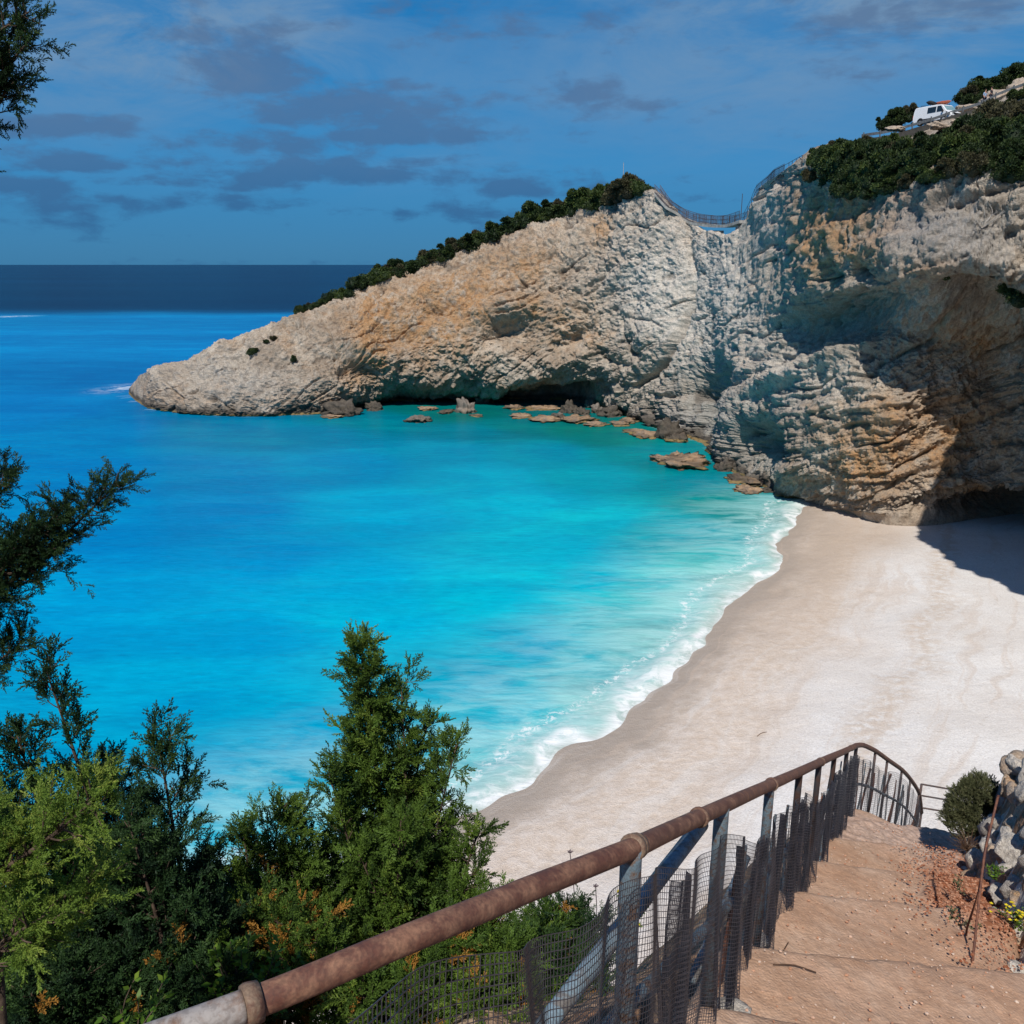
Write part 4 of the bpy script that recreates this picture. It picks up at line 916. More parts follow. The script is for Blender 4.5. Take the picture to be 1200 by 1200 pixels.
# (2) dark juniper in the lower left corner
j = Juniper(12); foot = np.array((-1.75, 3.9, H-6.0))
for (p, Y, R0, nl, to) in [((54, 785), 4.3, .13, 42, 0), ((185, 868), 4.3, .21, 56, 0), ((125, 900), 4.5, .28, 56, -.1), ((20, 862), 4.2, .26, 48, 0), ((150, 960), 4.0, .3, 50, -.1), ((182, 1000), 4.4, .25, 36, -.1), ((-40, 900), 4.0, .4, 40, 0), ((60, 980), 4.2, .4, 50, -.1), ((100, 1080), 3.9, .35, 46, -.1), ((10, 1100), 3.6, .35, 40, 0), ((170, 1110), 4.2, .26, 36, -.1)]:
    tp = at(*p, Y); bs = foot+(tp-foot)*np.array((.35, .35, .22)); j.leader(bs, tp, [R0*.7, R0*1.2, R0*1.25, R0*1.1, R0*.8, R0*.5, .03], nl, .115, 1.1, .18, 12, 6, to, .03)
    j.wood.tube([foot, bs], [.06, .03], 8)
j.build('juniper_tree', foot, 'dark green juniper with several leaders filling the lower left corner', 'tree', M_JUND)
# (3) near sunlit bough in front of it
j = Juniper(13); foot = np.array((-1.75, 2.2, H-3.6))
for (p, Y, R0, nl) in [((112, 935), 2.35, .08, 22), ((108, 1035), 2.4, .09, 22), ((60, 960), 2.4, .10, 22), ((20, 1015), 2.3, .11, 22), ((-30, 950), 2.3, .12, 18), ((40, 1080), 2.2, .09, 18)]:
    tp = at(*p, Y); bs = tp+np.array((-.34, -.02, -.26)); j.leader(bs, tp, [R0*.5, R0, R0*1.1, R0*.8, R0*.5, .02], nl, .06, 1.0, .15, 14, 7, .1, .010)
    j.wood.tube([foot, (foot+bs)/2+np.array((0, .05, .1)), bs], [.03, .02, .01], 8)
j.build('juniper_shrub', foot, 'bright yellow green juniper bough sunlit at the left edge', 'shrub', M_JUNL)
# (4) tree outside the left edge whose boughs reach into the picture
j = Juniper(14); foot = np.array((-3.75, 4.6, H-7.5))
tr_ = [foot, np.array((-3.7, 4.7, H-3)), np.array((-3.65, 4.7, H+.5)), np.array((-3.7, 4.7, H+3.0))]; j.wood.tube(smooth(tr_, 4), np.linspace(.11, .03, 13), 10)
for (b, p, Y, R0, nl) in [((-3.7, 4.7, H-2.2), (138, 566), 4.6, .085, 46), ((-3.7, 4.7, H-2.3), (70, 600), 4.5, .11, 44), ((-3.7, 4.7, H-2.4), (28, 638), 4.5, .11, 36), ((-3.7, 4.7, H-1.6), (6, 566), 4.7, .07, 24),
                          ((-3.7, 4.7, H-2.75), (24, 754), 4.6, .05, 26), ((-3.7, 4.7, H+.4), (34, 14), 4.7, .06, 26), ((-3.7, 4.7, H+.0), (34, 48), 4.7, .06, 26), ((-3.7, 4.7, H-.3), (16, 96), 4.7, .06, 26), ((-3.7, 4.7, H+.3), (-6, 40), 4.7, .1, 30), ((-3.7, 4.7, H-.3), (-6, 84), 4.7, .08, 26)]:
    tp = at(*p, Y); R0 *= 1.15; nl = int(nl*1.35); j.leader(b, tp, [.1, .12, R0, R0*1.2, R0*1.3, R0*1.15, R0*.85, R0*.5, .02], nl, .082, .9, .3, 14, 6, -.1, .02)
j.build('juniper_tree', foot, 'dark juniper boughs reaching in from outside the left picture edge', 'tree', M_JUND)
# (5) lower shrubs between the two trees and below the railing
def low(seed, foot_px, Yf, tops, name, label, mat, fr=.12, dead=0., R0=.28, nl=34, cat='shrub', group=None):
    j = Juniper(seed); f_ = at(*foot_px, Yf)
    for (p, Y) in tops:
        tp = at(*p, Y); bs = f_+(tp-f_)*np.array((.4, .4, .25)); j.leader(bs, tp, [R0*.7, R0*1.2, R0*1.2, R0, R0*.7, R0*.4, .03], nl, fr, 1.0, .15, 12, 6, 0, .02, dead); j.wood.tube([f_, bs], [.03, .015], 7)
    return j.build(name, f_, label, cat, mat, group)
low(31, (300, 1300), 5.0, [((240, 1010), 5.2), ((285, 975), 5.3), ((330, 945), 5.4), ((345, 1000), 5.2), ((290, 1050), 5.0), ((210, 1060), 4.9)], 'juniper_shrub', 'leaning dark juniper shrub between the corner tree and the tall juniper', M_JUN, .12, .02)
low(32, (330, 1320), 4.2, [((330, 1075), 4.3), ((372, 1095), 4.2), ((300, 1060), 4.4), ((250, 1120), 4.0)], 'juniper_shrub', 'juniper shrub with dead orange sprays low beside the tall juniper', M_JUN, .11, .15, .22, 26)
low(33, (140, 1330), 3.6, [((150, 1150), 3.6), ((90, 1140), 3.5), ((210, 1140), 3.7), ((30, 1150), 3.4), ((260, 1160), 3.6)], 'juniper_shrub', 'dark juniper scrub along the bottom edge left of the pipe', M_JUND, .10, .03, .24, 32)
low(34, (560, 1330), 4.0, [((565, 1090), 4.2), ((530, 1110), 4.0), ((600, 1120), 4.0), ((480, 1150), 3.8), ((640, 1090), 4.4), ((560, 1160), 3.7), ((420, 1160), 3.8)], 'juniper_shrub', 'green juniper shrub behind the wire net under the rusty pipe', M_JUN, .11, .06, .24, 34)
low(35, (650, 1260), 4.3, [((665, 1065), 4.6), ((690, 1085), 4.5), ((640, 1110), 4.2), ((690, 1130), 4.1)], 'juniper_shrub', 'small juniper shrub growing left of the near blue post', M_JUND, .09, .05, .18, 28)
# broad-leaved plants
def leafy(name, px, Y, h, spread, n, seed, label, mat, L=.05, flowers=None, fl_n=0, fcol=None):
    r = np.random.default_rng(seed); f_ = at(*px, Y); e_ = empty(name, f_, label, 'plant'); V = []; T = []; wd = MB(); tips = []
    for i in range(n):
        d = np.array((r.normal(0, spread), r.normal(0, spread), h*r.uniform(.6, 1.1))); st_ = bez(f_, f_+d, r.normal(0, .02, 3), 7); wd.tube(st_, np.linspace(.004, .0015, 7), 5, False); tips.append(st_[-1])
        for k in range(16):
            x = r.uniform(1.2, 5.99); q_ = int(x); b = st_[q_]+(st_[q_+1]-st_[q_])*(x-q_); dd = r.normal(0, 1, 3); dd[2] = abs(dd[2])*.6+.1; dd /= np.linalg.norm(dd)
            nrm = np.cross(dd, r.normal(size=3)); V += blade(b, dd, L*r.uniform(.6, 1.2), L*.22, nrm); T += [r.uniform(0, 1)]*4
    V = np.array(V); local(obj('leaves', mesh('leaves', V, np.arange(len(V)).reshape(-1, 4), mat, False, {'tone': np.array(T), 'dead': np.zeros(len(T))}), e_), e_)
    local(wd.build('stems', M_BARK, e_), e_)
    if fl_n:
        fb = MB()
        for i in range(fl_n):
            c_ = tips[r.integers(len(tips))]+r.normal(0, .02, 3)+np.array((0, 0, .015))
            for k in range(6):
                a = k*1.047; dd = np.array((math.cos(a), math.sin(a), .35)); fb.add(np.array(blade(c_, dd, .016, .006, np.array((0, 0, 1.)))), np.array([[0, 1, 2, 3]]))
        local(fb.build('flowers', fcol, e_), e_)
    return e_
M_YEL = simple('yellow_petals', (.62, .48, .02), .6, .2); M_PUR = simple('dry_seed_head', (.12, .09, .10), .9, .1)
leafy('leafy_plant', (330, 1190), 3.9, .42, .14, 26, 51, 'bright green broad leaved plant below the dead orange sprays', M_BROAD, .055)
leafy('leafy_plant', (285, 1190), 3.6, .34, .12, 20, 52, 'glossy leaved plant just above the grey pipe end', M_BROAD, .06)
leafy('leafy_plant', (150, 1240), 3.0, .22, .12, 14, 53, 'dark leafy weed at the bottom left beside the pipe', M_BROAD, .05)
leafy('flowering_plant', (1192, 1085), 5.55, .14, .07, 20, 54, 'small plant with yellow flowers among the white bank rocks', M_BROAD, .025, True, 26, M_YEL)
leafy('flowering_plant', (655, 1130), 4.9, .30, .10, 24, 55, 'yellow green flowering weed showing above the net', M_BROAD, .04, True, 12, M_YEL)
leafy('flowering_plant', (735, 1090), 5.2, .25, .07, 16, 56, 'yellow flowered weed behind the near blue post', M_BROAD, .035, True, 14, M_YEL)
leafy('weed', (1122, 1040), 6.2, .07, .04, 8, 57, 'tiny green tuft in the red gravel', M_THY, .02)
leafy('weed', (1118, 1085), 5.5, .10, .06, 9, 58, 'dry grassy tuft at the foot of the iron rod', M_THY, .03)
leafy('weed', (1166, 1030), 6.0, .12, .06, 12, 59, 'dark green weed between the white bank stones', M_BROAD, .03)
for i, (px, pb, Y, hh) in enumerate([((668, 1000), (672, 1060), 4.9, 0), ((698, 1040), (694, 1080), 4.9, 0), ((632, 1068), (640, 1090), 4.9, 0)]):
    a = at(*pb, Y)-np.array((0, 0, .3)); b = at(*px, Y); e_ = empty('dry_flower', a, ['tall dry umbel standing above the rusty pipe', 'shorter dry flower stem between pipe and net', 'thin bent dry stem left of the yellow weed'][i], 'plant', 'dry flower stems behind the railing')
    local(MB().tube(bez(a, b, np.array((.02, 0, 0))), .003, 5).build('stem', M_PUR, e_), e_); fb = MB()
    for k in range(14): an = k*2.4; fb.tube([b, b+np.array((math.cos(an)*.02*(k/14)**.5, math.sin(an)*.02*(k/14)**.5, .018))], [.001, .003], 4)
    local(fb.build('seed_head', M_PUR, e_), e_)
# rounded bush on the right
def clump_pts(r, n, rad, lobes):
    P = []; D_ = []; 
    for _ in range(n):
        l = lobes[r.integers(len(lobes))]; d = r.normal(size=3); d[2] = abs(d[2])*1.1-.15; d /= np.linalg.norm(d); k = r.uniform(.72, 1.04)
        P.append((np.array(l[:3])+d*l[3]*k)*rad); D_.append(d+np.array((0, 0, .5))+r.normal(0, .3, 3))
    return np.array(P), np.array(D_)
r = np.random.default_rng(77); cB = at(1139, 955, 8.6)
P_, D_ = clump_pts(r, 6500, 1., [(0, 0, .02, .24), (.10, .05, .16, .20), (.02, 0, .25, .16), (-.16, -.02, -.04, .16), (.16, 0, .0, .17), (-.08, 0, .12, .19), (.04, -.1, -.05, .2), (-.12, -.05, -.12, .14)])
P_ = P_*np.array((1.05, 1, 1.12))*(1+.16*fbm(P_/.12, 3))[:, None]
V, T, K = place(FR_L, P_+cB, D_, r.uniform(.035, .06, len(P_)), r, r.uniform(0, .9, len(P_)))
eb = empty('bush', cB-np.array((0, 0, .35)), 'rounded grey green bush at the right edge of the stairs', 'bush')
local(obj('crown', mesh('crown', V, np.arange(len(V)).reshape(-1, 4), M_THY, False, {'tone': T, 'dead': K}), eb), eb)
wb = MB(); 
for k in range(26):
    d = r.normal(size=3); d[2] = abs(d[2]); d[:2] *= .8; d /= np.linalg.norm(d); wb.tube(bez(cB-np.array((0, 0, .33)), cB-np.array((0, 0, .18))+d*.25, r.normal(0, .03, 3)), np.linspace(.014, .003, 8), 5)
local(wb.build('stems', M_BARK, eb), eb)
# dry twiggy part in front of the bush
wb = MB(); c2_ = at(1135, 985, 8.1)
for k in range(90):
    d = r.normal(size=3)*np.array((1.2, 1, .8)); d[2] = abs(d[2]); d /= np.linalg.norm(d); wb.tube(bez(c2_-np.array((0, 0, .12)), c2_+d*r.uniform(.12, .24)-np.array((0, 0, .06)), r.normal(0, .02, 3), 5), [.003, .0025, .002, .002, .001], 4, False)
o = wb.build('dry_shrub', M_TW); tag(o, 'brown dry twiggy shrub in front of the rounded bush', 'shrub')
# ---------------------------------------------------------------- shrubs on the headland and on the cliff top
def maquis(seed, kind):
    r = np.random.default_rng(seed); lobes = [(0, 0, .1, .62)]
    for k in range(7): a = k*.9+r.normal(0, .3); q_ = r.uniform(.35, .62); lobes.append((math.cos(a)*q_, math.sin(a)*q_, r.uniform(-.1, .35), r.uniform(.24, .42)))
    for k in range(4): lobes.append((r.normal(0, .3), r.normal(0, .3), r.uniform(.45, .7), r.uniform(.16, .28)))
    n = 5200; L_ = np.array(lobes); pk = r.integers(len(L_), size=n); d = r.normal(size=(n, 3)); d[:, 2] = np.abs(d[:, 2])*1.1-.35; d /= np.linalg.norm(d, axis=1)[:, None]
    P = L_[pk, :3]+d*(L_[pk, 3]*r.uniform(.75, 1.1, n))[:, None]
    dd = d+r.normal(0, .55, (n, 3))+np.array((0, 0, .3)); dd /= np.linalg.norm(dd, axis=1)[:, None]; nr = r.normal(size=(n, 3)); sd_ = np.cross(dd, nr); sd_ /= np.linalg.norm(sd_, axis=1)[:, None]
    Ls = r.uniform(.07, .15, n)[:, None]; Wd = Ls*.26
    V = np.stack([P, P+dd*Ls*.5+sd_*Wd, P+dd*Ls, P+dd*Ls*.5-sd_*Wd], 1).reshape(-1, 3); tone = np.repeat(np.clip(r.uniform(0, .5, n)+pn(P*2.2+seed)*.6+.2, 0, 1), 4)
    F4 = np.arange(len(V)).reshape(-1, 4); cores = []; nv = len(V); Vc, Fc = ICO[2]; Vs = [V]; Fs = []; tn = [tone]
    for l in L_: Vs.append(Vc*l[3]*.78+l[:3]); Fs.append(Fc+nv); nv += len(Vc); tn.append(np.zeros(len(Vc)))
    return mesh('shrub', np.vstack(Vs), [F4, np.vstack(Fs)], kind, False, {'tone': np.concatenate(tn), 'dead': np.zeros(nv)})
M_MAQ3 = leaf_mat('dry_maquis_foliage', (.035, .034, .018), (.07, .066, .032), (.13, .12, .06), .1)
SHR = [maquis(i, [M_MAQ2, M_MAQ, M_MAQ, M_MAQ2, M_MAQ3, M_MAQ, M_MAQ][i]) for i in range(7)]
BARE = MB(); r = np.random.default_rng(8)
r = np.random.default_rng(42)
def surf(px, v):             # point of the cliff sheet at a photo column and row parameter
    u = np.argmin(np.abs(np.interp(px, pxs, np.arange(nc))-us)); k = np.argmin(np.abs(vs-v)); return CG[u, k]
def ordn(i):
    w_ = ['first', 'second', 'third', 'fourth', 'fifth', 'sixth', 'seventh', 'eighth', 'ninth', 'tenth', 'eleventh', 'twelfth', 'thirteenth', 'fourteenth', 'fifteenth', 'sixteenth', 'seventeenth', 'eighteenth', 'nineteenth', 'twentieth',
          'twenty-first', 'twenty-second', 'twenty-third', 'twenty-fourth', 'twenty-fifth', 'twenty-sixth', 'twenty-seventh', 'twenty-eighth', 'twenty-ninth', 'thirtieth', 'thirty-first', 'thirty-second', 'thirty-third', 'thirty-fourth', 'thirty-fifth', 'thirty-sixth', 'thirty-seventh', 'thirty-eighth', 'thirty-ninth', 'fortieth', 'forty-first', 'forty-second', 'forty-third', 'forty-fourth', 'forty-fifth']
    return w_[i]
def shrub(P, R_, lab, grp, zs=1.):
    o = bpy.data.objects.new('shrub', SHR[r.integers(7)]); COL.objects.link(o); o.location = P; o.rotation_euler = (0, 0, r.uniform(0, 6.28)); o.scale = (R_, R_*r.uniform(.85, 1.15), R_*zs*r.uniform(.8, 1.35))
    tag(o, lab, 'shrub', grp); return o
px = 352; n_ = 0; hl = []
while px < 764: hl.append(px); px += r.uniform(8, 13)
for i, px in enumerate(hl):
    R_ = np.interp(px, [350, 400, 450, 560, 650, 700, 745, 764], [1.7, 2.8, 3.3, 3.6, 3.6, 3.7, 3.9, 2.1])*r.uniform(.8, 1.1)
    P = surf(px, 7.0)+np.array((0, r.uniform(1.2, 2.5), -.2)); P[2] = surf(px, 7.0)[2]-.1
    shrub(P, R_, 'dark shrub on the headland crest, '+ordn(i)+' of its row from the seaward end', 'shrubs along the headland crest', .85)
for i, px in enumerate(np.arange(360, 764, 17)):
    P = surf(px, 7.0)+np.array((r.uniform(-.5, .5), r.uniform(4, 6), .3)); R_ = np.interp(px, [350, 420, 560, 764], [1., 2.6, 3.2, 3.0])*r.uniform(.8, 1.1)
    shrub(P, R_, 'back row shrub behind the headland crest, '+ordn(i)+' from the seaward end', 'shrubs behind the headland crest', .95)
# small tufts on the rock
for (px, v, R_, lb) in [(297, 5.6, 1.5, 'grey green cushion on the white nose of the headland'), (318, 6.3, 1.1, 'small bush by the dark notch high on the headland nose'), (346, 4.6, .9, 'dark tuft in a hollow halfway along the headland nose'), (312, 6.0, .8, 'round tuft just below the notch on the headland nose'),
                        (1150, 5.9, 1.5, 'dark bush clinging to the cliff beside the bleached branch'), (1140, 5.75, 1.1, 'low bush spilling from the ledge below the clinging bush'), (1196, 5.8, 1.9, 'dark bush on the cliff face at the right picture edge'), (1103, 5.9, .5, 'small green cushion left of the bushes on the cliff face'),
                        (1160, 5.5, .7, 'olive tuft under the clinging bushes on the cliff')]:
    k = np.argmin(np.abs(np.interp(px, pxs, np.arange(nc))-us))
    shrub(surf(px, v)+np.array((0, -.2, 0)), R_, lb, None, .9) if False else tag(shrub(surf(px, v)+np.array((0, -.15, -.1)), R_, lb, 'tufts growing on bare rock', .9), lb, 'shrub', 'tufts growing on bare rock')
# right cliff top: rows of shrubs from the brow back to the road
ROWN = ['brow', 'lowest', 'lower', 'middle', 'upper', 'highest', 'roadside']
for ri, (v, st, Rb, dn) in enumerate([(6.96, 12, 1.25, -.4), (7.12, 12, 1.6, -.1), (7.35, 13, 1.9, 0), (7.62, 14, 2.0, 0), (7.95, 15, 2.0, 0), (8.3, 16, 1.8, 0), (8.65, 18, 1.5, 0)]):
    k = 0; px = 948+ri*4
    lim = 1212
    while px < lim and k < 44:
        P = surf(px, v).copy(); P[:2] += r.uniform(-.5, .5, 2); P[2] += dn-.2
        R_ = Rb*r.uniform(.8, 1.25)*(.75 if px < 965 else 1)
        if ri == 6: R_ *= .8*(0.55 if 1040 < px < 1150 else 1)
        if ri == 5 and 1045 < px < 1135: R_ *= .6
        if ri == 6 and 1055 < px < 1125: px += 10; continue
        shrub(P, R_, 'dark green shrub in the %s row on the right cliff top, %s from the left' % (ROWN[ri], ordn(k)), 'shrubs covering the right cliff top', r.uniform(.85, 1.1)); px += st*r.uniform(.7, 1.2); k += 1
for i, (px, py, R_) in enumerate([(1127, 119, 1.2), (1136, 112, 1.6), (1146, 106, 1.9), (1157, 104, 1.9), (1169, 104, 1.9), (1181, 100, 2.0), (1192, 97, 2.1), (1204, 94, 2.2)]):
    shrub(at(px, py, 117), R_, 'shrub on the skyline above the road, '+ordn(i)+' from the van', 'shrubs on the skyline above the road', .9)
    if i % 2: shrub(at(px+3, py+11, 114.5), R_*.9, 'low shrub between outcrop and skyline above the road, '+ordn(i//2)+' from the van', 'low shrubs between outcrop and skyline', .8)
for i, (px, py, R_) in enumerate([(1036, 150, 1.3), (1047, 145, 1.5), (1057, 140, 1.5), (1066, 137, 1.3)]):
    shrub(at(px, py, 112), R_, 'shrub behind the road left of the van, '+ordn(i)+' from the left', 'shrubs left of the van', 1.)
# bleached dead branches
for (p, Y, seed, lb) in [((1086, 188), 90, 3, 'pale dead branches standing out of the shrubs below the van'), ((1152, 262), 80, 4, 'bleached bent branch over the clinging bush on the cliff')]:
    rr = np.random.default_rng(seed); b = at(*p, Y)-np.array((0, 0, .2)); mb = MB()
    for k in range(8):
        d = np.array((rr.normal(0, .6), rr.normal(-.3, .3), rr.uniform(.5, 1.3))); st_ = bez(b, b+d*1.3, rr.normal(0, .15, 3), 6); mb.tube(st_, np.linspace(.05, .015, 6), 5); mb.tube(bez(st_[3], st_[3]+rr.normal(0, .5, 3), rr.normal(0, .05, 3), 4), [.03, .02, .015, .01], 4)
    o = mb.build('dead_branch', M_GREYW); tag(o, lb, 'branch')
# ---------------------------------------------------------------- rocks along the shore
SR = [(545, 484, 26, 17, 0, 'pointed grey rock standing off the headland cave', 0), (566, 473, 26, 9, .2, 'low dark rock between the pointed rock and the cave', 0), (580, 470, 18, 8, .3, 'dark rock at the foot of the headland wall', 0), (522, 484, 24, 4, .6, 'flat brown ledge left of the pointed rock', 1), (558, 488, 18, 3, .5, 'small flat slab right of the pointed rock', 1),
      (402, 487, 52, 15, .6, 'long dark rock at the base of the headland nose', 0), (440, 481, 24, 10, .6, 'black rock at the right end of the long dark rock', 0), (390, 489, 24, 5, .3, 'yellowish ledge under the long dark rock', 1), (490, 495, 30, 6, .4, 'lone flat grey rock awash in the bay', 0), (500, 480, 26, 4, .3, 'thin brown rock awash near the headland', 1),
      (603, 480, 22, 7, .4, 'brown rock right of the pointed rock', 1), (635, 480, 40, 4, .2, 'long yellow slab in front of the cave', 1), (612, 489, 30, 4, .2, 'ochre shelf awash nearer the bay', 1), (668, 484, 24, 13, .7, 'black boulder at the left of the cave mouth pile', 0), (682, 486, 18, 8, .6, 'dark boulder in the cave mouth pile', 0), (693, 478, 16, 9, .0, 'pale boulder in the cave mouth pile', 0),
      (702, 484, 20, 10, .3, 'tilted grey boulder right of the cave', 0), (717, 488, 32, 12, .6, 'broad dark boulder right of the cave', 0), (640, 493, 46, 5, .3, 'mossy shelf rock at the edge of the shallows', 1), (676, 495, 46, 8, .4, 'brown shelf rock in front of the cave pile', 1), (700, 499, 30, 5, .3, 'low rust brown rock nearest the shallows', 1),
      (736, 496, 26, 7, .4, 'long low rock leading to the right cliff', 1), (745, 507, 30, 6, .3, 'yellow brown slab below the right cliff', 1), (762, 512, 36, 7, .3, 'flat slab between yellow slab and dark block', 1), (772, 500, 44, 14, .5, 'grey boulder against the white slope', 0), (783, 515, 34, 22, .7, 'big dark block beside the shaded hollow', 0), (796, 518, 30, 16, .6, 'brown block at the mouth of the shaded hollow', 1),
      (796, 546, 62, 16, .3, 'large yellow brown rock lying alone off the right cliff', 1), (776, 541, 24, 9, .2, 'rounded end of the lone yellow brown rock', 1), (792, 537, 14, 10, .3, 'knob standing on the lone yellow brown rock', 1), (868, 565, 28, 10, .6, 'dark ledge at the foot of the right cliff', 1), (886, 570, 36, 8, .5, 'stepped brown ledge below the dark hollow', 1), (880, 576, 34, 5, .3, 'lowest yellow ledge before the beach', 1), (905, 577, 26, 7, .6, 'dark rock between ledge and beach', 0),
      (850, 552, 20, 12, .6, 'dark rock tucked under the right cliff', 0), (655, 489, 20, 6, .4, 'small dark rock among the shelf rocks', 0), (725, 499, 22, 6, .4, 'small brown rock among the boulders right of the cave', 1)]
for i, (px, py, wd, ht, st_, lb, al) in enumerate(SR):
    p = atz(px, py); m = np.linalg.norm(p-np.array((0, 0, H)))/F; sx_ = wd*m/2; sz_ = max(ht*m*(.62 if al else .85), .25)
    o = obj('shore_rock', stone_mesh('shore_rock', (sx_, sx_*(1.1 if al else .8), sz_), 300+i, 4, MBOULD, .5, 2.4, (.7 if al else 0, .0, .2), st_, 8, 0, .9 if al else .25, .1), None, p+np.array((0, sx_*.4, sz_*.12)))
    o.rotation_euler = (0, 0, (i*.7) % .8-.4); tag(o, lb, 'rock', 'rocks along the waterline')
# beach litter
def beach_hit(px, py):
    d = ray(px, py); ts = np.linspace(20, 140, 4000); Pm = np.array((0, 0, H))+d*ts[:, None]
    ii = np.clip(((Pm[:, 0]-bx[0])/.4).astype(int), 0, len(bx)-1); jj = np.clip(((Pm[:, 1]-by[0])/.4).astype(int), 0, len(by)-1); return Pm[np.argmax(Pm[:, 2] < bz[ii, jj])]
for i, (px, py, L) in enumerate([(893, 861, .7), (878, 852, 0)]):
    if not L: continue
    p = beach_hit(px, py); o = MB().tube(bez(p-np.array((L/2, .2, 0)), p+np.array((L/2, .25, .03)), np.array((0, .1, .02))), .02, 6).build('driftwood', M_TW); tag(o, 'short dark driftwood stick lying on the pebble beach', 'driftwood')
# ---------------------------------------------------------------- footbridge in the saddle
M_CONC = simple('grey_concrete', (.34, .32, .29), .9, .1, .25, 1.5, 0, .02); M_NET = simple('bridge_net', (.10, .085, .095), .8, .1)
def fence_line(mb, P, hgt, rails, post_d, r_=.03):
    P = smooth(P, 6)
    for k in rails: mb.tube(P+np.array((0, 0, hgt*k)), r_, 5, False)
    acc_ = 0; last = P[0]
    for q_ in P:
        if np.linalg.norm(q_-last) > post_d or q_ is P[0]: mb.tube([q_, q_+np.array((0, 0, hgt))], r_*1.2, 5); last = q_
def deck(P, wd, th):
    P = smooth(P, 6); T = np.gradient(P, axis=0); T[:, 2] = 0; T /= np.linalg.norm(T, axis=1)[:, None]; S_ = np.stack([-T[:, 1], T[:, 0], T[:, 2]*0], -1)
    a = P+S_*wd/2; b = P-S_*wd/2; dn = np.array((0, 0, -th)); V = np.stack([a, b, b+dn, a+dn], 1).reshape(-1, 3); n = len(P); i = np.arange(n-1)[:, None]*4; j = np.arange(4)[None]
    F_ = np.stack([i+j, i+(j+1) % 4, i+4+(j+1) % 4, i+4+j], -1).reshape(-1, 4); return V, np.vstack([F_, [[0, 3, 2, 1]], [[n*4-4, n*4-3, n*4-2, n*4-1]]]), a, b
bp = [surf(771, 7.0)+np.array((0, -.8, .2)), at(785, 244, 161), at(800, 254, 161), at(814, 260, 159), at(835, 263, 154), at(855, 263, 148.5), at(872, 258, 143.5)]
fb_ = empty('footbridge', bp[4], 'small sagging footbridge with net railings across the gap to the headland', 'footbridge')
V, F_, ea, eb_ = deck(bp, 1.6, .45); local(obj('deck', mesh('deck', V, F_, M_CONC), fb_), fb_)
for e_ in (ea[::6], eb_[::6]):
    mb = MB(); fence_line(mb, e_, 1.35, (1., .55, .12), 1.5, .035); local(mb.build('guard_rail', M_BROWN, fb_), fb_)
    mb = MB(); Pn = smooth(e_, 3)
    for k in np.linspace(.05, .95, 13): mb.tube(Pn+np.array((0, 0, 1.3*k)), .016, 3, False)
    for q_ in smooth(Pn, 3)[::1]: mb.tube([q_, q_+np.array((0, 0, 1.3))], .012, 3, False)
    local(mb.build('netting', M_NET, fb_), fb_)
mb = MB(); pil = at(867, 265, 145); mb.box(pil-np.array((0, 0, 1.6)), (1.0, 1.4, 3.2)); local(mb.build('pillar', M_CONC, fb_), fb_)
mb = MB(); pil = at(838, 270, 153.2); mb.box(pil-np.array((0, 0, .5)), (2.6, 1.3, .9)); local(mb.build('abutment', M_CONC, fb_), fb_)
mb = MB(); q_ = at(868, 259, 144.5); mb.tube([q_, q_+np.array((0, 0, 4.0))], .05, 6); o = mb.build('pole', M_BROWN); tag(o, 'slim dark pole at the right end of the footbridge', 'pole')
mb = MB(); q_ = surf(731, 7.0)+np.array((0, 2, -.3)); mb.tube([q_, q_+np.array((0, 0, 6.6))], .045, 6); o = mb.build('pole', M_GREYW); tag(o, 'thin pale mast rising from the shrubs on the headland crest', 'pole')
sp_ = [surf(p, 7.0)+np.array((0, .3, -.1)) for p in (872, 880, 888, 897, 906, 916, 928, 940)]
sf = empty('stair_railing', sp_[3], 'net hung railing climbing the rock ridge right of the footbridge', 'railing')
mb = MB(); fence_line(mb, sp_, 1.5, (1., .55), 1.8, .03); local(mb.build('rails', M_BROWN, sf), sf)
mb = MB(); Pn = smooth(sp_[2:6], 6)
for k in np.linspace(.05, 1.0, 14): mb.tube(Pn+np.array((0, 0, 1.7*k)), .02, 3, False)
for q_ in smooth(Pn, 2): mb.tube([q_, q_+np.array((0, 0, 1.7))], .02, 3, False)
local(mb.build('netting', M_NET, sf), sf)
# ---------------------------------------------------------------- road, crash barrier, van, people
rp = []
for px in np.arange(1000, 1216, 12.):
    a = surf(px, 9.02); b = surf(px, 9.98); rp.append((a, b))
zl = np.array([[max(a[2], b[2]) for a, b in rp]]).ravel(); zl = np.convolve(np.pad(zl, 2, 'edge'), np.ones(5)/5, 'valid')+.22
V = np.array([[np.r_[a[:2], z], np.r_[b[:2], z], np.r_[b[:2], z-.8], np.r_[a[:2], z-.8]] for (a, b), z in zip(rp, zl)]); n = len(V); i = np.arange(n-1)[:, None]*4; j = np.arange(4)[None]
M_ASPH = simple('asphalt', (.055, .053, .05), .9, .2, .2, 3)
struct(obj('road', mesh('road', V.reshape(-1, 3), np.stack([i+j, i+(j+1) % 4, i+4+(j+1) % 4, i+4+j], -1).reshape(-1, 4), M_ASPH)), 'narrow asphalt road along the cliff top', 'road')
def roadp(px, f=.3):
    x = (px-1000)/12.; k = int(min(max(x, 0), n-2)); g = x-k; a = rp[k][0]*(1-g)+rp[k+1][0]*g; b = rp[k][1]*(1-g)+rp[k+1][1]*g; p = a+(b-a)*f; p[2] = zl[k]*(1-g)+zl[k+1]*g; return p
M_GALV = simple('galvanised_steel', (.10, .11, .12), .5, .4)
cb = empty('crash_barrier', roadp(1100, .03), 'dark steel crash barrier along the seaward side of the road', 'barrier')
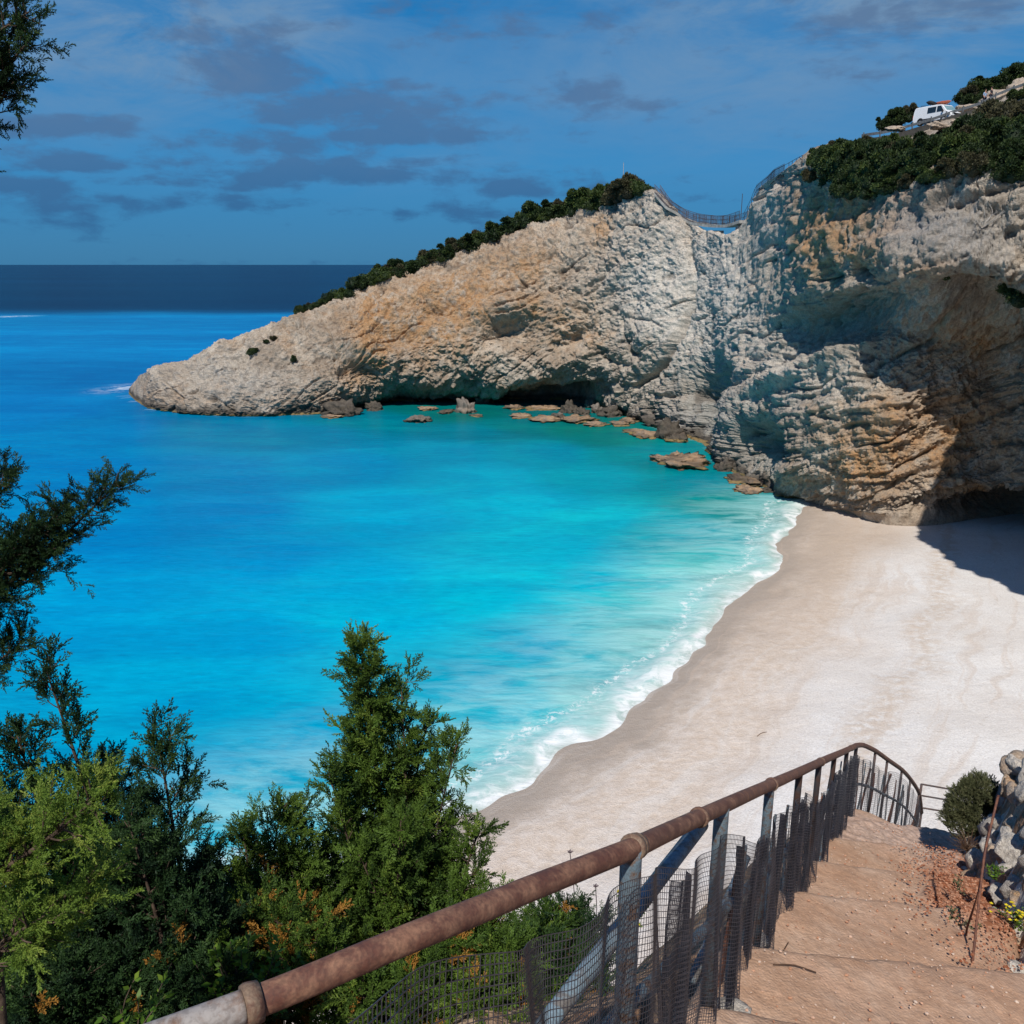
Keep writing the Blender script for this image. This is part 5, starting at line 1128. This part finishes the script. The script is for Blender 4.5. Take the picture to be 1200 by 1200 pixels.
line = [roadp(p, .03)+np.array((0, 0, .55)) for p in np.arange(1004, 1212, 12)]
V, F_, _, _ = deck(line, .09, .28); local(obj('beam', mesh('beam', V, F_, M_GALV), cb), cb)
M_PALEP = simple('pale_post', (.45, .44, .42), .6)
for p in np.arange(1006, 1212, 19.): q_ = roadp(p, .025); local(MB().box(q_+np.array((0, -.08, .25)), (.12, .08, .9)).build('post', M_GALV, cb), cb)
# rocks in the road bank
for i, (p, Y, sz, lb) in enumerate([((1050, 151), 96.5, (1.0, .6, .3), 'low pinkish rock shelf under the left end of the barrier'), ((1100, 147), 96, (1.3, .6, .4), 'pale rocks under the road edge below the van'), ((1128, 142), 96, (1.1, .6, .45), 'pink rock shelf right of the van'),
                                    ((1132, 128), 110, (1.4, .8, .7), 'pink cut rock behind the road right of the van'), ((1172, 116), 112, (2.6, 1.2, 1.1), 'large pink rock outcrop above the road'), ((1194, 106), 112, (1.7, 1.2, 1.6), 'tall pale rock at the right end of the outcrop'), ((1195, 135), 94, (1.3, .8, .9), 'pale rock below the barrier at the picture edge')]):
    o = obj('road_rock', stone_mesh('road_rock', sz, 500+i, 4, MROCK, .3, 1.6, (.55, .5, 0), 0, 8), None, at(*p, Y)); tag(o, lb, 'rock', 'rocks in the road bank')
M_WHITE = simple('white_paint', (.78, .79, .80), .35, .5, .04); M_GLASS = simple('dark_glass', (.015, .022, .028), .08, .8, .2); M_SCREEN = simple('windscreen_glass', (.20, .32, .34), .1, .8, .3); M_BLACK = simple('black_plastic', (.02, .02, .022), .6, .3)
M_TYRE = simple('tyre_rubber', (.02, .02, .02), .9, .1); M_RIM = simple('wheel_rim', (.35, .35, .36), .4, .5); M_LAMP = simple('lamp_lens', (.6, .62, .62), .15, .8); M_ORNG = simple('orange_hull', (.34, .09, .045), .5, .4)
def xf(e_, V): return V
van = empty('van', roadp(1090, .36), 'white panel van with dark side windows parked on the cliff road', 'van')
hw = lambda z: .95-(.10*max(0, (z-1.05))/.9)
prof = [(-2.45, .42), (-2.48, .9), (-2.44, 1.5), (-2.36, 1.86), (-2.2, 1.96), (.3, 1.98), (1.0, 1.92), (1.22, 1.80), (1.78, 1.22), (1.95, 1.12), (2.34, .98), (2.44, .80), (2.46, .45), (2.3, .34), (-2.3, .34)]
bm = bmesh.new(); Lv = [bm.verts.new((x, hw(z), z)) for x, z in prof]; Rv = [bm.verts.new((x, -hw(z), z)) for x, z in prof]
bm.faces.new(Lv); bm.faces.new(Rv[::-1])
for k in range(len(prof)): bm.faces.new((Lv[k], Rv[k], Rv[(k+1) % len(prof)], Lv[(k+1) % len(prof)]))
bmesh.ops.recalc_face_normals(bm, faces=bm.faces); bmesh.ops.bevel(bm, geom=[e for e in bm.edges if len(e.link_faces) == 2 and e.calc_face_angle() > .5], offset=.05, segments=3, affect='EDGES')
me = bpy.data.meshes.new('body'); bm.to_mesh(me); bm.free(); me.materials.append(M_WHITE); body = obj('body', me, van)
def pane(name, pts, mat, par, off=.012, side=None):
    V = np.array(pts, float); nrm = np.cross(V[1]-V[0], V[2]-V[0]); nrm /= np.linalg.norm(nrm)
    V2 = np.vstack([V+nrm*off, V-nrm*.02]); m = len(V); F_ = [np.array([list(range(m))])] if m in (3, 4) else []
    q = np.array([(k, (k+1) % m, (k+1) % m+m, k+m) for k in range(m)]); return obj(name, mesh(name, V2, [np.array([range(m)]), q], mat), par)
for sg in (-1, 1):
    y = lambda z: sg*(hw(z)+.004)
    o1 = [(1.45, y(1.2), 1.2), (.55, y(1.2), 1.2), (.55, y(1.8), 1.8), (1.0, y(1.8), 1.8)]; o2 = [(.42, y(1.2), 1.2), (-.65, y(1.2), 1.2), (-.65, y(1.78), 1.78), (.42, y(1.78), 1.78)]
    if sg < 0: o1 = o1[::-1]; o2 = o2[::-1]
    pane('side_window', o1, M_GLASS, van); pane('side_window', o2, M_GLASS, van)
    obj('side_trim', MB().box((0, sg*.965, .62), (3.2, .03, .10)).build('x', M_BLACK).data, van); bpy.data.objects.remove(bpy.data.objects['x'])
    mb = MB(); mb.box((1.38, sg*1.07, 1.22), (.10, .18, .24)); o = mb.build('wing_mirror', M_BLACK, van)
    for xw in (-1.45, 1.55):
        wh = MB().tube([(xw, sg*.74, .34), (xw, sg*.97, .34)], .34, 20).build('tyre', M_TYRE, van); wh.name = 'wheel'
        MB().tube([(xw, sg*.95, .34), (xw, sg*.985, .34)], .20, 14).build('rim', M_RIM, wh); 
        arch = MB().tube([(xw, sg*.90, .40), (xw, sg*.962, .40)], .42, 22).build('wheel_arch', M_BLACK, van)
    mb = MB(); mb.box((2.38, sg*.68, .86), (.14, .36, .20)); mb.build('headlight', M_LAMP, van)
    mb = MB(); mb.box((-2.47, sg*.86, .95), (.05, .12, .5)); mb.build('tail_light', simple('red_lamp', (.4, .02, .02), .3), van)
pane('windscreen', [(1.26, -.78, 1.78), (1.74, -.82, 1.27), (1.74, .82, 1.27), (1.26, .78, 1.78)], M_SCREEN, van)
mb = MB(); mb.box((2.42, 0, .50), (.16, 1.86, .26)); mb.build('bumper', M_BLACK, van); mb = MB(); mb.box((2.44, 0, .84), (.06, .9, .14)); mb.build('grille', M_BLACK, van)
mb = MB()
for x in (-1.6, -.4, .7): mb.tube([(x, -.85, 1.97), (x, -.85, 2.08), (x, .85, 2.08), (x, .85, 1.97)], .02, 6)
mb.tube([(-1.7, -.8, 2.09), (.8, -.8, 2.09)], .018, 6).tube([(-1.7, .8, 2.09), (.8, .8, 2.09)], .018, 6); mb.build('roof_rack', M_BLACK, van)
ang = math.atan2(-.88, .47); van.rotation_euler.z = ang
vp = np.array(van.location); Rz = np.array(((math.cos(ang), -math.sin(ang), 0), (math.sin(ang), math.cos(ang), 0), (0, 0, 1)))
t_ = np.linspace(0, 1, 14); ky = MB().tube(np.stack([-1.0+2.3*t_, .30+t_*0, 2.24+.06*(2*t_-1)**2], -1)@Rz.T+vp, np.interp(t_, [0, .15, .5, .85, 1], [.03, .17, .24, .17, .03]), 12)
o = ky.build('kayak', M_ORNG, None, True); tag(o, 'orange red kayak strapped on the roof rack of the van', 'kayak')
bg_ = stone_mesh('roof_bag', (.62, .5, .26), 611, 3, M_BLACK, .12, 1.2); o = obj('roof_bag', bg_, None, vp+Rz@np.array((-.7, -.35, 2.32))); tag(o, 'dark bundle on the van roof behind the kayak', 'bag')
# two people standing by the barrier
M_SKIN = simple('skin', (.45, .26, .18), .6, .3, .1); M_SH1 = simple('pale_blue_shirt', (.32, .42, .58), .9, .1); M_SH2 = simple('dark_jacket', (.045, .045, .055), .9, .1); M_TR = simple('dark_trousers', (.05, .055, .08), .9, .1); M_HAIR = simple('brown_hair', (.04, .025, .015), .8, .2)
def skin_obj(name, verts, edges, rad, mat, par, sub=1):
    me = bpy.data.meshes.new(name); bm = bmesh.new(); ly = bm.verts.layers.skin.verify(); vv = []
    for (p, r_) in zip(verts, rad): v = bm.verts.new(p); v[ly].radius = (r_[0], r_[1]) if isinstance(r_, tuple) else (r_, r_); vv.append(v)
    vv[0][ly].use_root = True
    for a, b in edges: bm.edges.new((vv[a], vv[b]))
    bm.to_mesh(me); bm.free(); me.materials.append(mat); o = obj(name, me, par); m = o.modifiers.new('skin', 'SKIN'); m.use_smooth_shade = True; s_ = o.modifiers.new('sub', 'SUBSURF'); s_.levels = sub; s_.render_levels = sub
    return o
def person(loc, rz, label, shirt, armout):
    e_ = empty('person', loc, label, 'person', None, rz)
    J = [(0, 0, .95), (0, 0, 1.15), (0, .01, 1.38), (0, 0, 1.50), (0, -.02, 1.60), (0, -.02, 1.74), (.10, 0, .90), (.11, -.02, .50), (.12, .03, .08), (.12, -.10, .04), (-.10, 0, .90), (-.12, .02, .50), (-.13, .04, .08), (-.13, -.09, .04),
         (.19, 0, 1.40), (.25, .02, 1.13), (.24, -.12-armout, .93+armout), (.23, -.18-armout, .87+armout), (-.19, 0, 1.40), (-.26, .03, 1.13), (-.24, -.10, .92), (-.23, -.14, .86)]
    E = [(0, 1), (1, 2), (2, 3), (3, 4), (4, 5), (0, 6), (6, 7), (7, 8), (8, 9), (0, 10), (10, 11), (11, 12), (12, 13), (2, 14), (14, 15), (15, 16), (16, 17), (2, 18), (18, 19), (19, 20), (20, 21)]
    Rr = [(.14, .10), (.13, .09), (.15, .10), .055, (.075, .09), (.075, .09), .085, .058, .042, .04, .085, .058, .042, .04, .058, .043, .033, .03, .058, .043, .033, .03]
    skin_obj('body', J, E, Rr, M_SKIN, e_, 2)
    g = lambda r_, k: (r_[0]*k, r_[1]*k) if isinstance(r_, tuple) else r_*k
    idx = [0, 1, 2, 14, 15, 18, 19]; mp = {a: b for b, a in enumerate(idx)}
    skin_obj('shirt', [J[i] for i in idx], [(mp[a], mp[b]) for a, b in E if a in mp and b in mp], [g(Rr[i], 1.22) for i in idx], shirt, e_, 2)
    idx = [0, 6, 7, 8, 10, 11, 12]; mp = {a: b for b, a in enumerate(idx)}
    skin_obj('trousers', [J[i] for i in idx], [(mp[a], mp[b]) for a, b in E if a in mp and b in mp], [g(Rr[i], 1.2) for i in idx], M_TR, e_, 2)
    V, Fc = ICO[3]; V = V[:, :]*np.array((.088, .105, .10))+np.array((0, .012, 1.70)); obj('hair', mesh('hair', V, Fc, M_HAIR, True), e_)
person(roadp(1142, .12), .5, 'person in a pale blue shirt standing at the barrier right of the van', M_SH1, .1)
person(roadp(1151, .2), -2.4, 'person in dark clothes beside the one in pale blue', M_SH2, .0)
